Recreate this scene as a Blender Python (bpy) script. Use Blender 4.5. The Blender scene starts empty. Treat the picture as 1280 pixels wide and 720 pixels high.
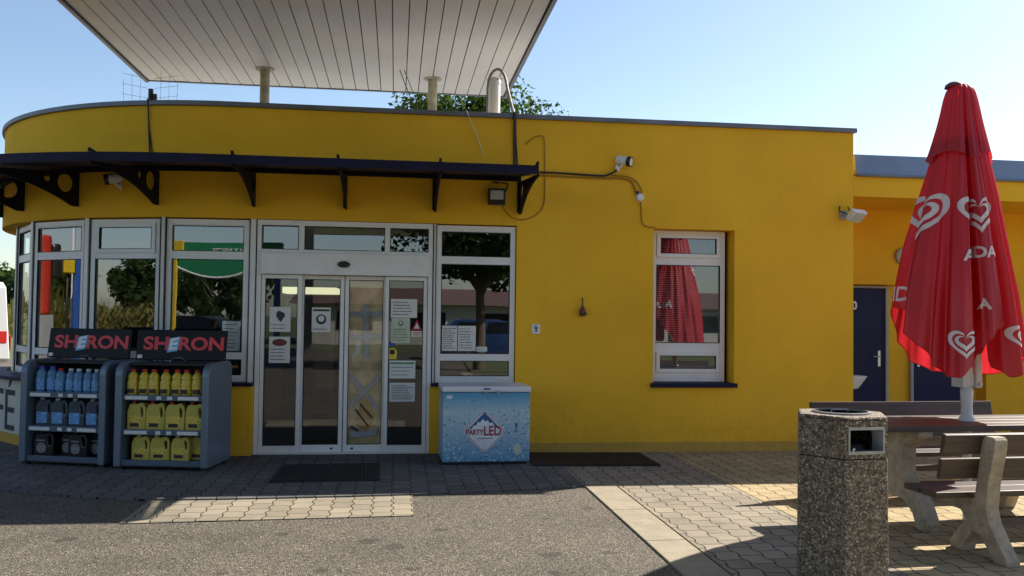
import bpy, bmesh, math, random
from mathutils import Vector, Matrix, noise
random.seed(7)
PI = math.pi
R = math.radians
sc = bpy.context.scene
COL = sc.collection

# ------------------------------------------------------------------ materials
def nt(name):
    m = bpy.data.materials.new(name); m.use_nodes = True
    t = m.node_tree; b = t.nodes['Principled BSDF']
    return m, t, b
def N(t, typ, **k):
    n = t.nodes.new(typ)
    for a, v in k.items():
        if a in n.inputs: n.inputs[a].default_value = v
        else: setattr(n, a, v)
    return n
def L(t, a, b): t.links.new(a, b)
def ramp(t, fac, stops):
    n = t.nodes.new('ShaderNodeValToRGB'); e = n.color_ramp.elements
    while len(e) < len(stops): e.new(0.5)
    for i, (p, c) in enumerate(stops):
        e[i].position = p; e[i].color = (c[0], c[1], c[2], 1)
    L(t, fac, n.inputs[0]); return n
def coords(t, scale=None):
    g = t.nodes.new('ShaderNodeNewGeometry')
    return g.outputs['Position']
def objco(t):
    return t.nodes.new('ShaderNodeTexCoord').outputs['Object']
def c4(c): return (c[0], c[1], c[2], 1)

def simple(name, col, rough=0.5, metal=0.0, var=0.12, vscale=6.0, bump=0.0, bscale=80.0, spec=0.5, grime=0.0):
    m, t, b = nt(name)
    co = objco(t)
    n1 = N(t, 'ShaderNodeTexNoise', Scale=vscale, Detail=6.0, Roughness=0.6); L(t, co, n1.inputs['Vector'])
    lo = [max(0, c*(1-var)) for c in col]; hi = [min(1, c*(1+var)) for c in col]
    r = ramp(t, n1.outputs['Fac'], [(0.3, lo), (0.7, hi)])
    out = r.outputs['Color']
    if grime > 0:
        n2 = N(t, 'ShaderNodeTexNoise', Scale=vscale*2.7, Detail=8.0, Roughness=0.7); L(t, co, n2.inputs['Vector'])
        rr = ramp(t, n2.outputs['Fac'], [(0.52, (0, 0, 0)), (0.72, (grime, grime, grime))])
        mx = N(t, 'ShaderNodeMix', data_type='RGBA'); L(t, rr.outputs['Color'], mx.inputs['Factor'])
        L(t, out, mx.inputs[6]); mx.inputs[7].default_value = c4([c*0.35+0.01 for c in col]); out = mx.outputs[2]
    L(t, out, b.inputs['Base Color'])
    b.inputs['Roughness'].default_value = rough; b.inputs['Metallic'].default_value = metal
    b.inputs['Specular IOR Level'].default_value = spec
    if bump > 0:
        n3 = N(t, 'ShaderNodeTexNoise', Scale=bscale, Detail=4.0); L(t, co, n3.inputs['Vector'])
        bp = N(t, 'ShaderNodeBump', Strength=bump, Distance=0.01); L(t, n3.outputs['Fac'], bp.inputs['Height'])
        L(t, bp.outputs['Normal'], b.inputs['Normal'])
    return m

M = {}
def plaster(name, col):
    m, t, b = nt(name); co = coords(t)
    n1 = N(t, 'ShaderNodeTexNoise', Scale=0.55, Detail=7.0, Roughness=0.62); L(t, co, n1.inputs['Vector'])
    r1 = ramp(t, n1.outputs['Fac'], [(0.3, [c*0.86 for c in col]), (0.7, [min(1, c*1.08) for c in col])])
    # faint vertical weather streaks
    mp = N(t, 'ShaderNodeMapping'); mp.inputs['Scale'].default_value = (7, 7, 0.35); L(t, co, mp.inputs['Vector'])
    n2 = N(t, 'ShaderNodeTexNoise', Scale=1.0, Detail=5.0, Roughness=0.6); L(t, mp.outputs['Vector'], n2.inputs['Vector'])
    r2 = ramp(t, n2.outputs['Fac'], [(0.5, (0, 0, 0)), (0.85, (0.10, 0.10, 0.10))])
    mx = N(t, 'ShaderNodeMix', data_type='RGBA'); L(t, r2.outputs['Color'], mx.inputs['Factor'])
    L(t, r1.outputs['Color'], mx.inputs[6]); mx.inputs[7].default_value = c4([col[0]*0.62, col[1]*0.6, col[2]+0.02])
    n4 = N(t, 'ShaderNodeTexNoise', Scale=38.0, Detail=3.0); L(t, co, n4.inputs['Vector'])
    r4 = ramp(t, n4.outputs['Fac'], [(0.68, (0, 0, 0)), (0.78, (0.25, 0.25, 0.25))])
    mx2 = N(t, 'ShaderNodeMix', data_type='RGBA'); L(t, r4.outputs['Color'], mx2.inputs['Factor'])
    L(t, mx.outputs[2], mx2.inputs[6]); mx2.inputs[7].default_value = c4([col[0]*0.75, col[1]*0.72, col[2]+0.02])
    sz = N(t, 'ShaderNodeSeparateXYZ'); L(t, co, sz.inputs[0])
    n6 = N(t, 'ShaderNodeTexNoise', Scale=9.0, Detail=8.0, Roughness=0.75); L(t, co, n6.inputs['Vector'])
    hz = N(t, 'ShaderNodeMapRange'); L(t, sz.outputs['Z'], hz.inputs['Value']); hz.inputs['From Min'].default_value = 0.1; hz.inputs['From Max'].default_value = 0.6; hz.inputs['To Min'].default_value = 0.22; hz.inputs['To Max'].default_value = 0.0
    ss = N(t, 'ShaderNodeMath', operation='ADD'); L(t, n6.outputs['Fac'], ss.inputs[0]); L(t, hz.outputs[0], ss.inputs[1])
    r6 = ramp(t, ss.outputs[0], [(0.58, (0, 0, 0)), (0.78, (0.28, 0.28, 0.28))])
    mx3 = N(t, 'ShaderNodeMix', data_type='RGBA'); L(t, r6.outputs['Color'], mx3.inputs['Factor']); L(t, mx2.outputs[2], mx3.inputs[6]); mx3.inputs[7].default_value = c4([col[0]*0.55, col[1]*0.55, col[2]*0.8+0.02])
    L(t, mx3.outputs[2], b.inputs['Base Color'])
    b.inputs['Roughness'].default_value = 0.9; b.inputs['Specular IOR Level'].default_value = 0.2
    n3 = N(t, 'ShaderNodeTexNoise', Scale=230.0, Detail=3.0); L(t, co, n3.inputs['Vector'])
    n5 = N(t, 'ShaderNodeTexNoise', Scale=3.0, Detail=3.0); L(t, co, n5.inputs['Vector'])
    ad = N(t, 'ShaderNodeMath', operation='MULTIPLY_ADD'); L(t, n5.outputs['Fac'], ad.inputs[0]); ad.inputs[1].default_value = 3.0; L(t, n3.outputs['Fac'], ad.inputs[2])
    bp = N(t, 'ShaderNodeBump', Strength=0.35, Distance=0.004); L(t, ad.outputs[0], bp.inputs['Height']); L(t, bp.outputs['Normal'], b.inputs['Normal'])
    return m
M['yellow'] = plaster('yellow_plaster', (0.93, 0.52, 0.035))
M['cream'] = plaster('cream_plaster', (0.62, 0.60, 0.50))
M['plinth'] = plaster('plinth_plaster', (0.60, 0.37, 0.07))
M['pvc'] = simple('white_pvc', (0.84, 0.83, 0.81), 0.35, var=0.05, vscale=3, grime=0.12)
M['gasket'] = simple('black_gasket', (0.02, 0.02, 0.022), 0.6)
M['navy'] = simple('navy_paint', (0.005, 0.006, 0.038), 0.55, var=0.25, vscale=4, bump=0.1, bscale=30, spec=0.25)
M['navydoor'] = simple('navy_door', (0.010, 0.013, 0.062), 0.5, var=0.12, vscale=2, spec=0.25)
M['blacksteel'] = simple('dark_navy_steel', (0.004, 0.005, 0.014), 0.6, var=0.2, spec=0.2)
M['flash'] = simple('grey_flashing', (0.16, 0.17, 0.20), 0.45, metal=0.35, var=0.18, vscale=2.5, grime=0.25)
M['flashlight'] = simple('blue_grey_sheet', (0.24, 0.29, 0.38), 0.4, metal=0.25, var=0.12, vscale=1.2, grime=0.15)
M['soffit'] = simple('soffit_sheet', (0.62, 0.61, 0.585), 0.45, var=0.07, vscale=0.8, grime=0.08)
M['dark'] = simple('dark_gap', (0.015, 0.014, 0.013), 0.9)
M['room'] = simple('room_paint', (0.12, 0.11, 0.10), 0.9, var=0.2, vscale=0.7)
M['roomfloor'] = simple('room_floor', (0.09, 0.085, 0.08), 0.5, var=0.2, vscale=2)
M['postpaint'] = simple('peeling_post', (0.40, 0.37, 0.28), 0.7, var=0.3, vscale=7, grime=0.9)
M['white'] = simple('white_plastic', (0.78, 0.78, 0.77), 0.35, var=0.04)
M['greyplastic'] = simple('grey_plastic', (0.35, 0.36, 0.37), 0.45)
M['black'] = simple('black_plastic', (0.014, 0.014, 0.015), 0.4)
M['cable'] = simple('black_cable', (0.018, 0.017, 0.016), 0.55)
M['cabley'] = simple('painted_cable', (0.34, 0.19, 0.012), 0.7)
M['conduit'] = simple('grey_conduit', (0.24, 0.24, 0.25), 0.4, metal=0.5)
M['paper'] = simple('paper', (0.72, 0.72, 0.69), 0.8, var=0.04, vscale=9)
M['papergreen'] = simple('pale_green_paper', (0.55, 0.62, 0.48), 0.8, var=0.05)
M['ink'] = simple('ink', (0.05, 0.05, 0.055), 0.8)
M['inkgreen'] = simple('green_ink', (0.12, 0.32, 0.14), 0.8)
M['inkred'] = simple('red_ink', (0.5, 0.03, 0.03), 0.7)
M['yelsticker'] = simple('yellow_sticker', (0.75, 0.6, 0.05), 0.5)
M['orangebox'] = simple('orange_card', (0.62, 0.27, 0.06), 0.7)
M['tape'] = simple('grey_tape', (0.27, 0.29, 0.33), 0.4, var=0.2, vscale=9, bump=0.3, bscale=25)
M['rackblue'] = simple('rack_sheet', (0.15, 0.20, 0.26), 0.35, metal=0.3, var=0.08, vscale=3, grime=0.12)
M['rackdark'] = simple('rack_inner', (0.012, 0.013, 0.018), 0.6)
M['rackshelf'] = simple('rack_shelf', (0.10, 0.13, 0.18), 0.4, metal=0.3)
M['signblack'] = simple('sign_black', (0.005, 0.005, 0.006), 0.5, spec=0.25)
M['signred'] = simple('sign_red', (0.66, 0.014, 0.012), 0.35)
M['signblue'] = simple('sign_blue', (0.12, 0.42, 0.80), 0.35)
M['capred'] = simple('cap_red', (0.50, 0.012, 0.015), 0.35)
M['capblue'] = simple('cap_blue', (0.02, 0.06, 0.40), 0.35)
M['capwhite'] = simple('cap_white', (0.6, 0.62, 0.66), 0.35)
M['blacklabel'] = simple('black_label', (0.02, 0.02, 0.022), 0.45)
M['bluelabel'] = simple('blue_label', (0.05, 0.26, 0.62), 0.4, var=0.35, vscale=25)
M['yellabel'] = simple('yellow_label', (0.72, 0.52, 0.05), 0.45, var=0.3, vscale=22)
def print_mat(name, base, inks, sc_):
    m, t, b = nt(name); co = objco(t)
    v = N(t, 'ShaderNodeTexVoronoi', Scale=sc_, distance='CHEBYCHEV'); mp = N(t, 'ShaderNodeMapping'); mp.inputs['Scale'].default_value = (1, 1, 2.2); L(t, co, mp.inputs['Vector']); L(t, mp.outputs[0], v.inputs['Vector'])
    se = N(t, 'ShaderNodeSeparateColor'); L(t, v.outputs['Color'], se.inputs[0])
    r = ramp(t, se.outputs[0], [(0.0, base)] + inks); r.color_ramp.interpolation = 'CONSTANT'
    L(t, r.outputs[0], b.inputs['Base Color']); b.inputs['Roughness'].default_value = 0.35; return m
M['bluelabel'] = print_mat('blue_label_print', (0.05, 0.26, 0.62), [(0.45, (0.10, 0.38, 0.75)), (0.7, (0.55, 0.68, 0.80)), (0.88, (0.02, 0.06, 0.25))], 120)
M['yellabel'] = print_mat('yellow_label_print', (0.75, 0.55, 0.04), [(0.5, (0.80, 0.66, 0.20)), (0.74, (0.62, 0.36, 0.03)), (0.9, (0.10, 0.08, 0.03))], 120)
M['blacklabel2'] = M['blacklabel']
M['greylabel'] = simple('grey_emblem', (0.22, 0.23, 0.25), 0.4, metal=0.3)
M['blackjug'] = simple('black_jug', (0.012, 0.012, 0.014), 0.3)
M['galv'] = simple('galvanised', (0.30, 0.32, 0.33), 0.4, metal=0.7, var=0.2, vscale=12, grime=0.3)
M['concrete'] = simple('bench_concrete', (0.40, 0.345, 0.26), 0.9, var=0.24, vscale=9, bump=0.8, bscale=70, grime=0.7)
M['kerb'] = simple('kerb_concrete', (0.29, 0.25, 0.18), 0.9, var=0.14, vscale=5, bump=0.5, bscale=90, grime=0.35)
M['rubber'] = simple('rubber', (0.012, 0.012, 0.014), 0.75, bump=0.3, bscale=120)
M['tyre'] = simple('tyre', (0.02, 0.02, 0.02), 0.8)
M['rim'] = simple('rim', (0.5, 0.5, 0.52), 0.3, metal=0.9)
M['polewhite'] = simple('pole_white', (0.66, 0.67, 0.66), 0.4, var=0.06)
M['bark'] = simple('bark', (0.13, 0.10, 0.07), 0.95, var=0.35, vscale=12, bump=0.8, bscale=40)
M['silver'] = simple('silver', (0.55, 0.56, 0.57), 0.3, metal=0.9)
M['frost'] = simple('freezer_white', (0.70, 0.74, 0.80), 0.3, var=0.04)
M['logoblue'] = simple('logo_blue', (0.02, 0.10, 0.28), 0.4)
M['logored'] = simple('logo_red', (0.33, 0.02, 0.06), 0.4)
M['logowhite'] = simple('logo_white', (0.72, 0.76, 0.82), 0.4)
M['paperbrown'] = simple('brown_paper', (0.74, 0.55, 0.31), 0.75, var=0.35, vscale=5, bump=0.9, bscale=9)
M['orangepaper'] = simple('orange_packing', (0.62, 0.33, 0.08), 0.7, var=0.2, vscale=7)
M['pouch'] = simple('dark_red_clay', (0.16, 0.035, 0.03), 0.6, var=0.3, vscale=40)
M['vanwhite'] = simple('van_white', (0.58, 0.59, 0.60), 0.25, var=0.02)
M['carred'] = simple('car_red', (0.30, 0.015, 0.015), 0.25, var=0.03)
M['carblue'] = simple('car_blue', (0.02, 0.045, 0.13), 0.25, var=0.03)
M['carglass'] = simple('car_glass', (0.01, 0.012, 0.014), 0.06, var=0.0)
M['lampred'] = simple('tail_lamp', (0.45, 0.01, 0.01), 0.2)
M['tentgreen'] = simple('tent_green', (0.01, 0.22, 0.09), 0.7, var=0.08)
M['pumpred'] = simple('pump_red', (0.55, 0.03, 0.02), 0.35)
M['pumpyellow'] = simple('pump_yellow', (0.75, 0.50, 0.02), 0.4)
M['pumpblue'] = simple('pump_blue', (0.02, 0.10, 0.42), 0.4)
M['hall'] = simple('hall_wall', (0.55, 0.52, 0.46), 0.9, var=0.08, vscale=0.4)
M['halltile'] = simple('hall_roof', (0.15, 0.085, 0.07), 0.8, var=0.2, vscale=3)
M['cloudy'] = simple('blind_slat', (0.42, 0.42, 0.41), 0.6)
M['heartwhite'] = simple('print_white', (0.74, 0.66, 0.66), 0.8)

def glass(name, tint, ior, rough=0.0, wob=0.02):
    m, t, b = nt(name); t.nodes.remove(b)
    out = t.nodes['Material Output']; co = coords(t)
    n = N(t, 'ShaderNodeTexNoise', Scale=1.6, Detail=1.0); L(t, co, n.inputs['Vector'])
    bp = N(t, 'ShaderNodeBump', Strength=wob, Distance=0.05); L(t, n.outputs['Fac'], bp.inputs['Height'])
    fr = N(t, 'ShaderNodeFresnel', IOR=ior); L(t, bp.outputs['Normal'], fr.inputs['Normal'])
    tr = N(t, 'ShaderNodeBsdfTransparent'); tr.inputs['Color'].default_value = c4(tint)
    gl = N(t, 'ShaderNodeBsdfGlossy', Roughness=rough); gl.inputs['Color'].default_value = (0.92, 0.95, 1, 1); L(t, bp.outputs['Normal'], gl.inputs['Normal'])
    # only the outer face of the thin pane mirrors, the inner face lets light through
    ge = N(t, 'ShaderNodeNewGeometry'); inv = N(t, 'ShaderNodeMath', operation='SUBTRACT'); inv.inputs[0].default_value = 1.0; L(t, ge.outputs['Backfacing'], inv.inputs[1])
    fm = N(t, 'ShaderNodeMath', operation='MULTIPLY'); L(t, fr.outputs['Fac'], fm.inputs[0]); L(t, inv.outputs[0], fm.inputs[1])
    mx = N(t, 'ShaderNodeMixShader'); L(t, fm.outputs[0], mx.inputs['Fac']); L(t, tr.outputs[0], mx.inputs[1]); L(t, gl.outputs[0], mx.inputs[2])
    L(t, mx.outputs[0], out.inputs['Surface']); return m
M['glass'] = glass('window_glass', (0.84, 0.87, 0.86), 2.5, wob=0.008)
M['doorglass'] = glass('door_glass', (0.92, 0.93, 0.92), 1.95, wob=0.008)
def liquid(name, col, alpha):
    m, t, b = nt(name); b.inputs['Base Color'].default_value = c4(col); b.inputs['Roughness'].default_value = 0.12
    b.inputs['Alpha'].default_value = alpha; b.inputs['Coat Weight'].default_value = 0.5; b.inputs['Coat Roughness'].default_value = 0.08
    return m
M['clearblue'] = liquid('clear_blue_bottle', (0.14, 0.34, 0.58), 0.62)
M['clearsmoke'] = liquid('clear_smoke_bottle', (0.09, 0.12, 0.16), 0.72)
M['oilyellow'] = liquid('yellow_bottle', (0.62, 0.47, 0.03), 0.9)
M['jugyellow'] = liquid('yellow_jug', (0.56, 0.47, 0.10), 1.0)
M['lens'] = simple('lens', (0.012, 0.012, 0.014), 0.05)
M['lampglass'] = simple('lamp_lens', (0.55, 0.58, 0.56), 0.15)
def emis(name, col, s):
    m, t, b = nt(name); b.inputs['Base Color'].default_value = c4(col)
    b.inputs['Emission Color'].default_value = c4(col); b.inputs['Emission Strength'].default_value = s; return m
M['tube'] = emis('lit_header', (0.80, 0.80, 0.50), 0.55)

def mat_asphalt():
    m, t, b = nt('asphalt'); co = coords(t)
    v = N(t, 'ShaderNodeTexVoronoi', Scale=150.0); L(t, co, v.inputs['Vector'])
    sep = N(t, 'ShaderNodeSeparateColor'); L(t, v.outputs['Color'], sep.inputs[0])
    r = ramp(t, sep.outputs[0], [(0.0, (0.02, 0.019, 0.018)), (0.4, (0.095, 0.086, 0.072)), (0.8, (0.165, 0.148, 0.12)), (0.95, (0.24, 0.215, 0.175)), (1.0, (0.45, 0.41, 0.34))])
    v2 = N(t, 'ShaderNodeTexVoronoi', Scale=55.0); L(t, co, v2.inputs['Vector'])
    s2 = N(t, 'ShaderNodeSeparateColor'); L(t, v2.outputs['Color'], s2.inputs[0])
    r3 = ramp(t, s2.outputs[1], [(0.0, (0.78, 0.78, 0.78)), (0.5, (1, 1, 1)), (1.0, (1.18, 1.17, 1.15))])
    n = N(t, 'ShaderNodeTexNoise', Scale=0.7, Detail=9.0, Roughness=0.7); L(t, co, n.inputs['Vector'])
    r2 = ramp(t, n.outputs['Fac'], [(0.25, (0.58, 0.57, 0.57)), (0.48, (0.98, 0.96, 0.94)), (0.75, (1.22, 1.19, 1.13))])
    mu = N(t, 'ShaderNodeMix', data_type='RGBA', blend_type='MULTIPLY'); mu.inputs['Factor'].default_value = 1
    L(t, r.outputs[0], mu.inputs[6]); L(t, r2.outputs[0], mu.inputs[7])
    mu2 = N(t, 'ShaderNodeMix', data_type='RGBA', blend_type='MULTIPLY'); mu2.inputs['Factor'].default_value = 1
    L(t, mu.outputs[2], mu2.inputs[6]); L(t, r3.outputs[0], mu2.inputs[7])
    # oil drips
    n4 = N(t, 'ShaderNodeTexVoronoi', Scale=2.2, Randomness=1.0); n4.voronoi_dimensions = '2D'
    nd = N(t, 'ShaderNodeTexNoise', Scale=6.0, Detail=3.0); L(t, co, nd.inputs['Vector'])
    mxv = N(t, 'ShaderNodeMix', data_type='RGBA'); mxv.inputs['Factor'].default_value = 0.10; L(t, co, mxv.inputs[6]); L(t, nd.outputs['Color'], mxv.inputs[7])
    L(t, mxv.outputs[2], n4.inputs['Vector'])
    se = N(t, 'ShaderNodeSeparateColor'); L(t, n4.outputs['Color'], se.inputs[0])
    th = N(t, 'ShaderNodeMath', operation='MULTIPLY'); L(t, se.outputs[2], th.inputs[0]); th.inputs[1].default_value = 0.17
    cmp_ = N(t, 'ShaderNodeMath', operation='SUBTRACT'); L(t, th.outputs[0], cmp_.inputs[0]); L(t, n4.outputs['Distance'], cmp_.inputs[1])
    r5 = ramp(t, cmp_.outputs[0], [(0.0, (0, 0, 0)), (0.05, (0.55, 0.55, 0.55))])
    mx = N(t, 'ShaderNodeMix', data_type='RGBA'); L(t, r5.outputs[0], mx.inputs['Factor']); L(t, mu2.outputs[2], mx.inputs[6]); mx.inputs[7].default_value = (0.03, 0.026, 0.022, 1)
    L(t, mx.outputs[2], b.inputs['Base Color']); b.inputs['Roughness'].default_value = 0.85; b.inputs['Specular IOR Level'].default_value = 0.3
    bp = N(t, 'ShaderNodeBump', Strength=0.9, Distance=0.006); L(t, v.outputs['Distance'], bp.inputs['Height']); L(t, bp.outputs['Normal'], b.inputs['Normal'])
    return m
M['asphalt'] = mat_asphalt()

def mat_paver(name, c1, c2, bw=0.2, rh=0.165, amp=0.011):
    m, t, b = nt(name); co = coords(t)
    sp = N(t, 'ShaderNodeSeparateXYZ'); L(t, co, sp.inputs[0])
    # zigzag long joints of I-shaped pavers
    ym = N(t, 'ShaderNodeMath', operation='MULTIPLY'); L(t, sp.outputs['Y'], ym.inputs[0]); ym.inputs[1].default_value = 1.0/bw
    y2 = N(t, 'ShaderNodeMath', operation='MULTIPLY'); L(t, ym.outputs[0], y2.inputs[0]); y2.inputs[1].default_value = 2*PI
    sn = N(t, 'ShaderNodeMath', operation='SINE'); L(t, y2.outputs[0], sn.inputs[0])
    sm = N(t, 'ShaderNodeMath', operation='MULTIPLY'); L(t, sn.outputs[0], sm.inputs[0]); sm.inputs[1].default_value = amp
    ax = N(t, 'ShaderNodeMath', operation='ADD'); L(t, sp.outputs['X'], ax.inputs[0]); L(t, sm.outputs[0], ax.inputs[1])
    cb = N(t, 'ShaderNodeCombineXYZ'); L(t, sp.outputs['Y'], cb.inputs['X']); L(t, ax.outputs[0], cb.inputs['Y'])
    br = N(t, 'ShaderNodeTexBrick'); L(t, cb.outputs[0], br.inputs['Vector'])
    br.inputs['Scale'].default_value = 1; br.inputs['Brick Width'].default_value = bw; br.inputs['Row Height'].default_value = rh
    br.inputs['Mortar Size'].default_value = 0.006; br.inputs['Mortar Smooth'].default_value = 0.5; br.offset = 0.5
    br.inputs['Color1'].default_value = c4(c1); br.inputs['Color2'].default_value = c4(c2); br.inputs['Mortar'].default_value = (0.016, 0.014, 0.012, 1)
    n = N(t, 'ShaderNodeTexNoise', Scale=1.3, Detail=9.0, Roughness=0.7); L(t, co, n.inputs['Vector'])
    r2 = ramp(t, n.outputs['Fac'], [(0.25, (0.45, 0.44, 0.42)), (0.45, (0.92, 0.91, 0.89)), (0.75, (1.16, 1.13, 1.08))])
    mu = N(t, 'ShaderNodeMix', data_type='RGBA', blend_type='MULTIPLY'); mu.inputs['Factor'].default_value = 1
    L(t, br.outputs['Color'], mu.inputs[6]); L(t, r2.outputs[0], mu.inputs[7])
    n2 = N(t, 'ShaderNodeTexNoise', Scale=140.0, Detail=3.0); L(t, co, n2.inputs['Vector'])
    r3 = ramp(t, n2.outputs['Fac'], [(0.3, (0.78, 0.78, 0.78)), (0.7, (1.15, 1.15, 1.15))])
    mu2 = N(t, 'ShaderNodeMix', data_type='RGBA', blend_type='MULTIPLY'); mu2.inputs['Factor'].default_value = 1
    L(t, mu.outputs[2], mu2.inputs[6]); L(t, r3.outputs[0], mu2.inputs[7])
    L(t, mu2.outputs[2], b.inputs['Base Color']); b.inputs['Roughness'].default_value = 0.88; b.inputs['Specular IOR Level'].default_value = 0.3
    ma = N(t, 'ShaderNodeMath', operation='MULTIPLY_ADD'); L(t, br.outputs['Fac'], ma.inputs[0]); ma.inputs[1].default_value = -1.0
    sc_ = N(t, 'ShaderNodeMath', operation='MULTIPLY'); L(t, n2.outputs['Fac'], sc_.inputs[0]); sc_.inputs[1].default_value = 0.25; L(t, sc_.outputs[0], ma.inputs[2])
    bp = N(t, 'ShaderNodeBump', Strength=0.8, Distance=0.006); L(t, ma.outputs[0], bp.inputs['Height']); L(t, bp.outputs['Normal'], b.inputs['Normal'])
    return m
M['pavegrey'] = mat_paver('grey_pavers', (0.235, 0.208, 0.162), (0.305, 0.27, 0.21))
M['paveochre'] = mat_paver('ochre_pavers', (0.36, 0.285, 0.165), (0.44, 0.35, 0.20))
M['pavedark'] = mat_paver('walk_pavers', (0.108, 0.107, 0.107), (0.15, 0.147, 0.145))

def mat_aggregate():
    m, t, b = nt('exposed_aggregate'); co = objco(t)
    v = N(t, 'ShaderNodeTexVoronoi', Scale=85.0); L(t, co, v.inputs['Vector'])
    s = N(t, 'ShaderNodeSeparateColor'); L(t, v.outputs['Color'], s.inputs[0])
    r = ramp(t, s.outputs[0], [(0.0, (0.08, 0.066, 0.05)), (0.3, (0.19, 0.155, 0.11)), (0.6, (0.29, 0.24, 0.175)), (0.88, (0.38, 0.31, 0.22)), (1.0, (0.58, 0.52, 0.42))])
    r2 = ramp(t, v.outputs['Distance'], [(0.30, (1, 1, 1)), (0.62, (0.5, 0.48, 0.44))])
    mu = N(t, 'ShaderNodeMix', data_type='RGBA', blend_type='MULTIPLY'); mu.inputs['Factor'].default_value = 1
    L(t, r.outputs[0], mu.inputs[6]); L(t, r2.outputs[0], mu.inputs[7])
    L(t, mu.outputs[2], b.inputs['Base Color']); b.inputs['Roughness'].default_value = 0.75
    bp = N(t, 'ShaderNodeBump', Strength=1.0, Distance=0.006, invert=True); L(t, v.outputs['Distance'], bp.inputs['Height']); L(t, bp.outputs['Normal'], b.inputs['Normal'])
    return m
M['aggregate'] = mat_aggregate()

def mat_wood():
    m, t, b = nt('dark_planks'); co = objco(t)
    mp = N(t, 'ShaderNodeMapping'); mp.inputs['Scale'].default_value = (1.2, 22, 22); L(t, co, mp.inputs['Vector'])
    n = N(t, 'ShaderNodeTexNoise', Scale=1.5, Detail=7.0, Roughness=0.65); L(t, mp.outputs[0], n.inputs['Vector'])
    r = ramp(t, n.outputs['Fac'], [(0.3, (0.028, 0.02, 0.018)), (0.6, (0.075, 0.05, 0.042)), (0.8, (0.13, 0.09, 0.075))])
    L(t, r.outputs[0], b.inputs['Base Color']); b.inputs['Roughness'].default_value = 0.5
    bp = N(t, 'ShaderNodeBump', Strength=0.4, Distance=0.004); L(t, n.outputs['Fac'], bp.inputs['Height']); L(t, bp.outputs['Normal'], b.inputs['Normal'])
    return m
M['wood'] = mat_wood()

def mat_fabric():
    m, t, b = nt('red_cloth'); t.nodes.remove(b); out = t.nodes['Material Output']; co = objco(t)
    n = N(t, 'ShaderNodeTexNoise', Scale=3.0, Detail=6.0); L(t, co, n.inputs['Vector'])
    r = ramp(t, n.outputs['Fac'], [(0.3, (0.44, 0.014, 0.026)), (0.7, (0.54, 0.022, 0.038))])
    n2 = N(t, 'ShaderNodeTexNoise', Scale=14.0, Detail=5.0); L(t, co, n2.inputs['Vector'])
    bp = N(t, 'ShaderNodeBump', Strength=0.35, Distance=0.01); L(t, n2.outputs['Fac'], bp.inputs['Height'])
    d = N(t, 'ShaderNodeBsdfDiffuse'); L(t, r.outputs[0], d.inputs['Color']); L(t, bp.outputs[0], d.inputs['Normal'])
    tl = N(t, 'ShaderNodeBsdfTranslucent'); tl.inputs['Color'].default_value = (0.80, 0.03, 0.045, 1)
    mx = N(t, 'ShaderNodeMixShader'); mx.inputs[0].default_value = 0.33; L(t, d.outputs[0], mx.inputs[1]); L(t, tl.outputs[0], mx.inputs[2])
    g = N(t, 'ShaderNodeBsdfGlossy', Roughness=0.45); g.inputs['Color'].default_value = (1, 1, 1, 1)
    mx2 = N(t, 'ShaderNodeMixShader'); mx2.inputs[0].default_value = 0.04; L(t, mx.outputs[0], mx2.inputs[1]); L(t, g.outputs[0], mx2.inputs[2])
    L(t, mx2.outputs[0], out.inputs['Surface']); return m
M['redcloth'] = mat_fabric()

def mat_leaf(name, a, bcol, tr):
    m, t, b = nt(name); t.nodes.remove(b); out = t.nodes['Material Output']; co = objco(t)
    n = N(t, 'ShaderNodeTexNoise', Scale=1.4, Detail=5.0); L(t, co, n.inputs['Vector'])
    r = ramp(t, n.outputs['Fac'], [(0.3, a), (0.7, bcol)])
    d = N(t, 'ShaderNodeBsdfDiffuse'); L(t, r.outputs[0], d.inputs['Color'])
    tl = N(t, 'ShaderNodeBsdfTranslucent'); tl.inputs['Color'].default_value = c4(tr)
    mx = N(t, 'ShaderNodeMixShader'); mx.inputs[0].default_value = 0.35; L(t, d.outputs[0], mx.inputs[1]); L(t, tl.outputs[0], mx.inputs[2])
    L(t, mx.outputs[0], out.inputs['Surface']); return m
M['leaf'] = mat_leaf('leaf_green', (0.03, 0.065, 0.016), (0.085, 0.13, 0.03), (0.16, 0.24, 0.04))
M['leafmid'] = mat_leaf('leaf_mid', (0.018, 0.042, 0.012), (0.065, 0.10, 0.024), (0.09, 0.15, 0.025))
M['leafdark'] = mat_leaf('leaf_dark', (0.016, 0.04, 0.014), (0.05, 0.085, 0.025), (0.07, 0.12, 0.03))
M['corn'] = mat_leaf('corn_leaf', (0.13, 0.13, 0.035), (0.26, 0.22, 0.08), (0.2, 0.18, 0.05))
M['grass'] = simple('field_grass', (0.08, 0.10, 0.03), 0.95, var=0.35, vscale=0.15)

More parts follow.
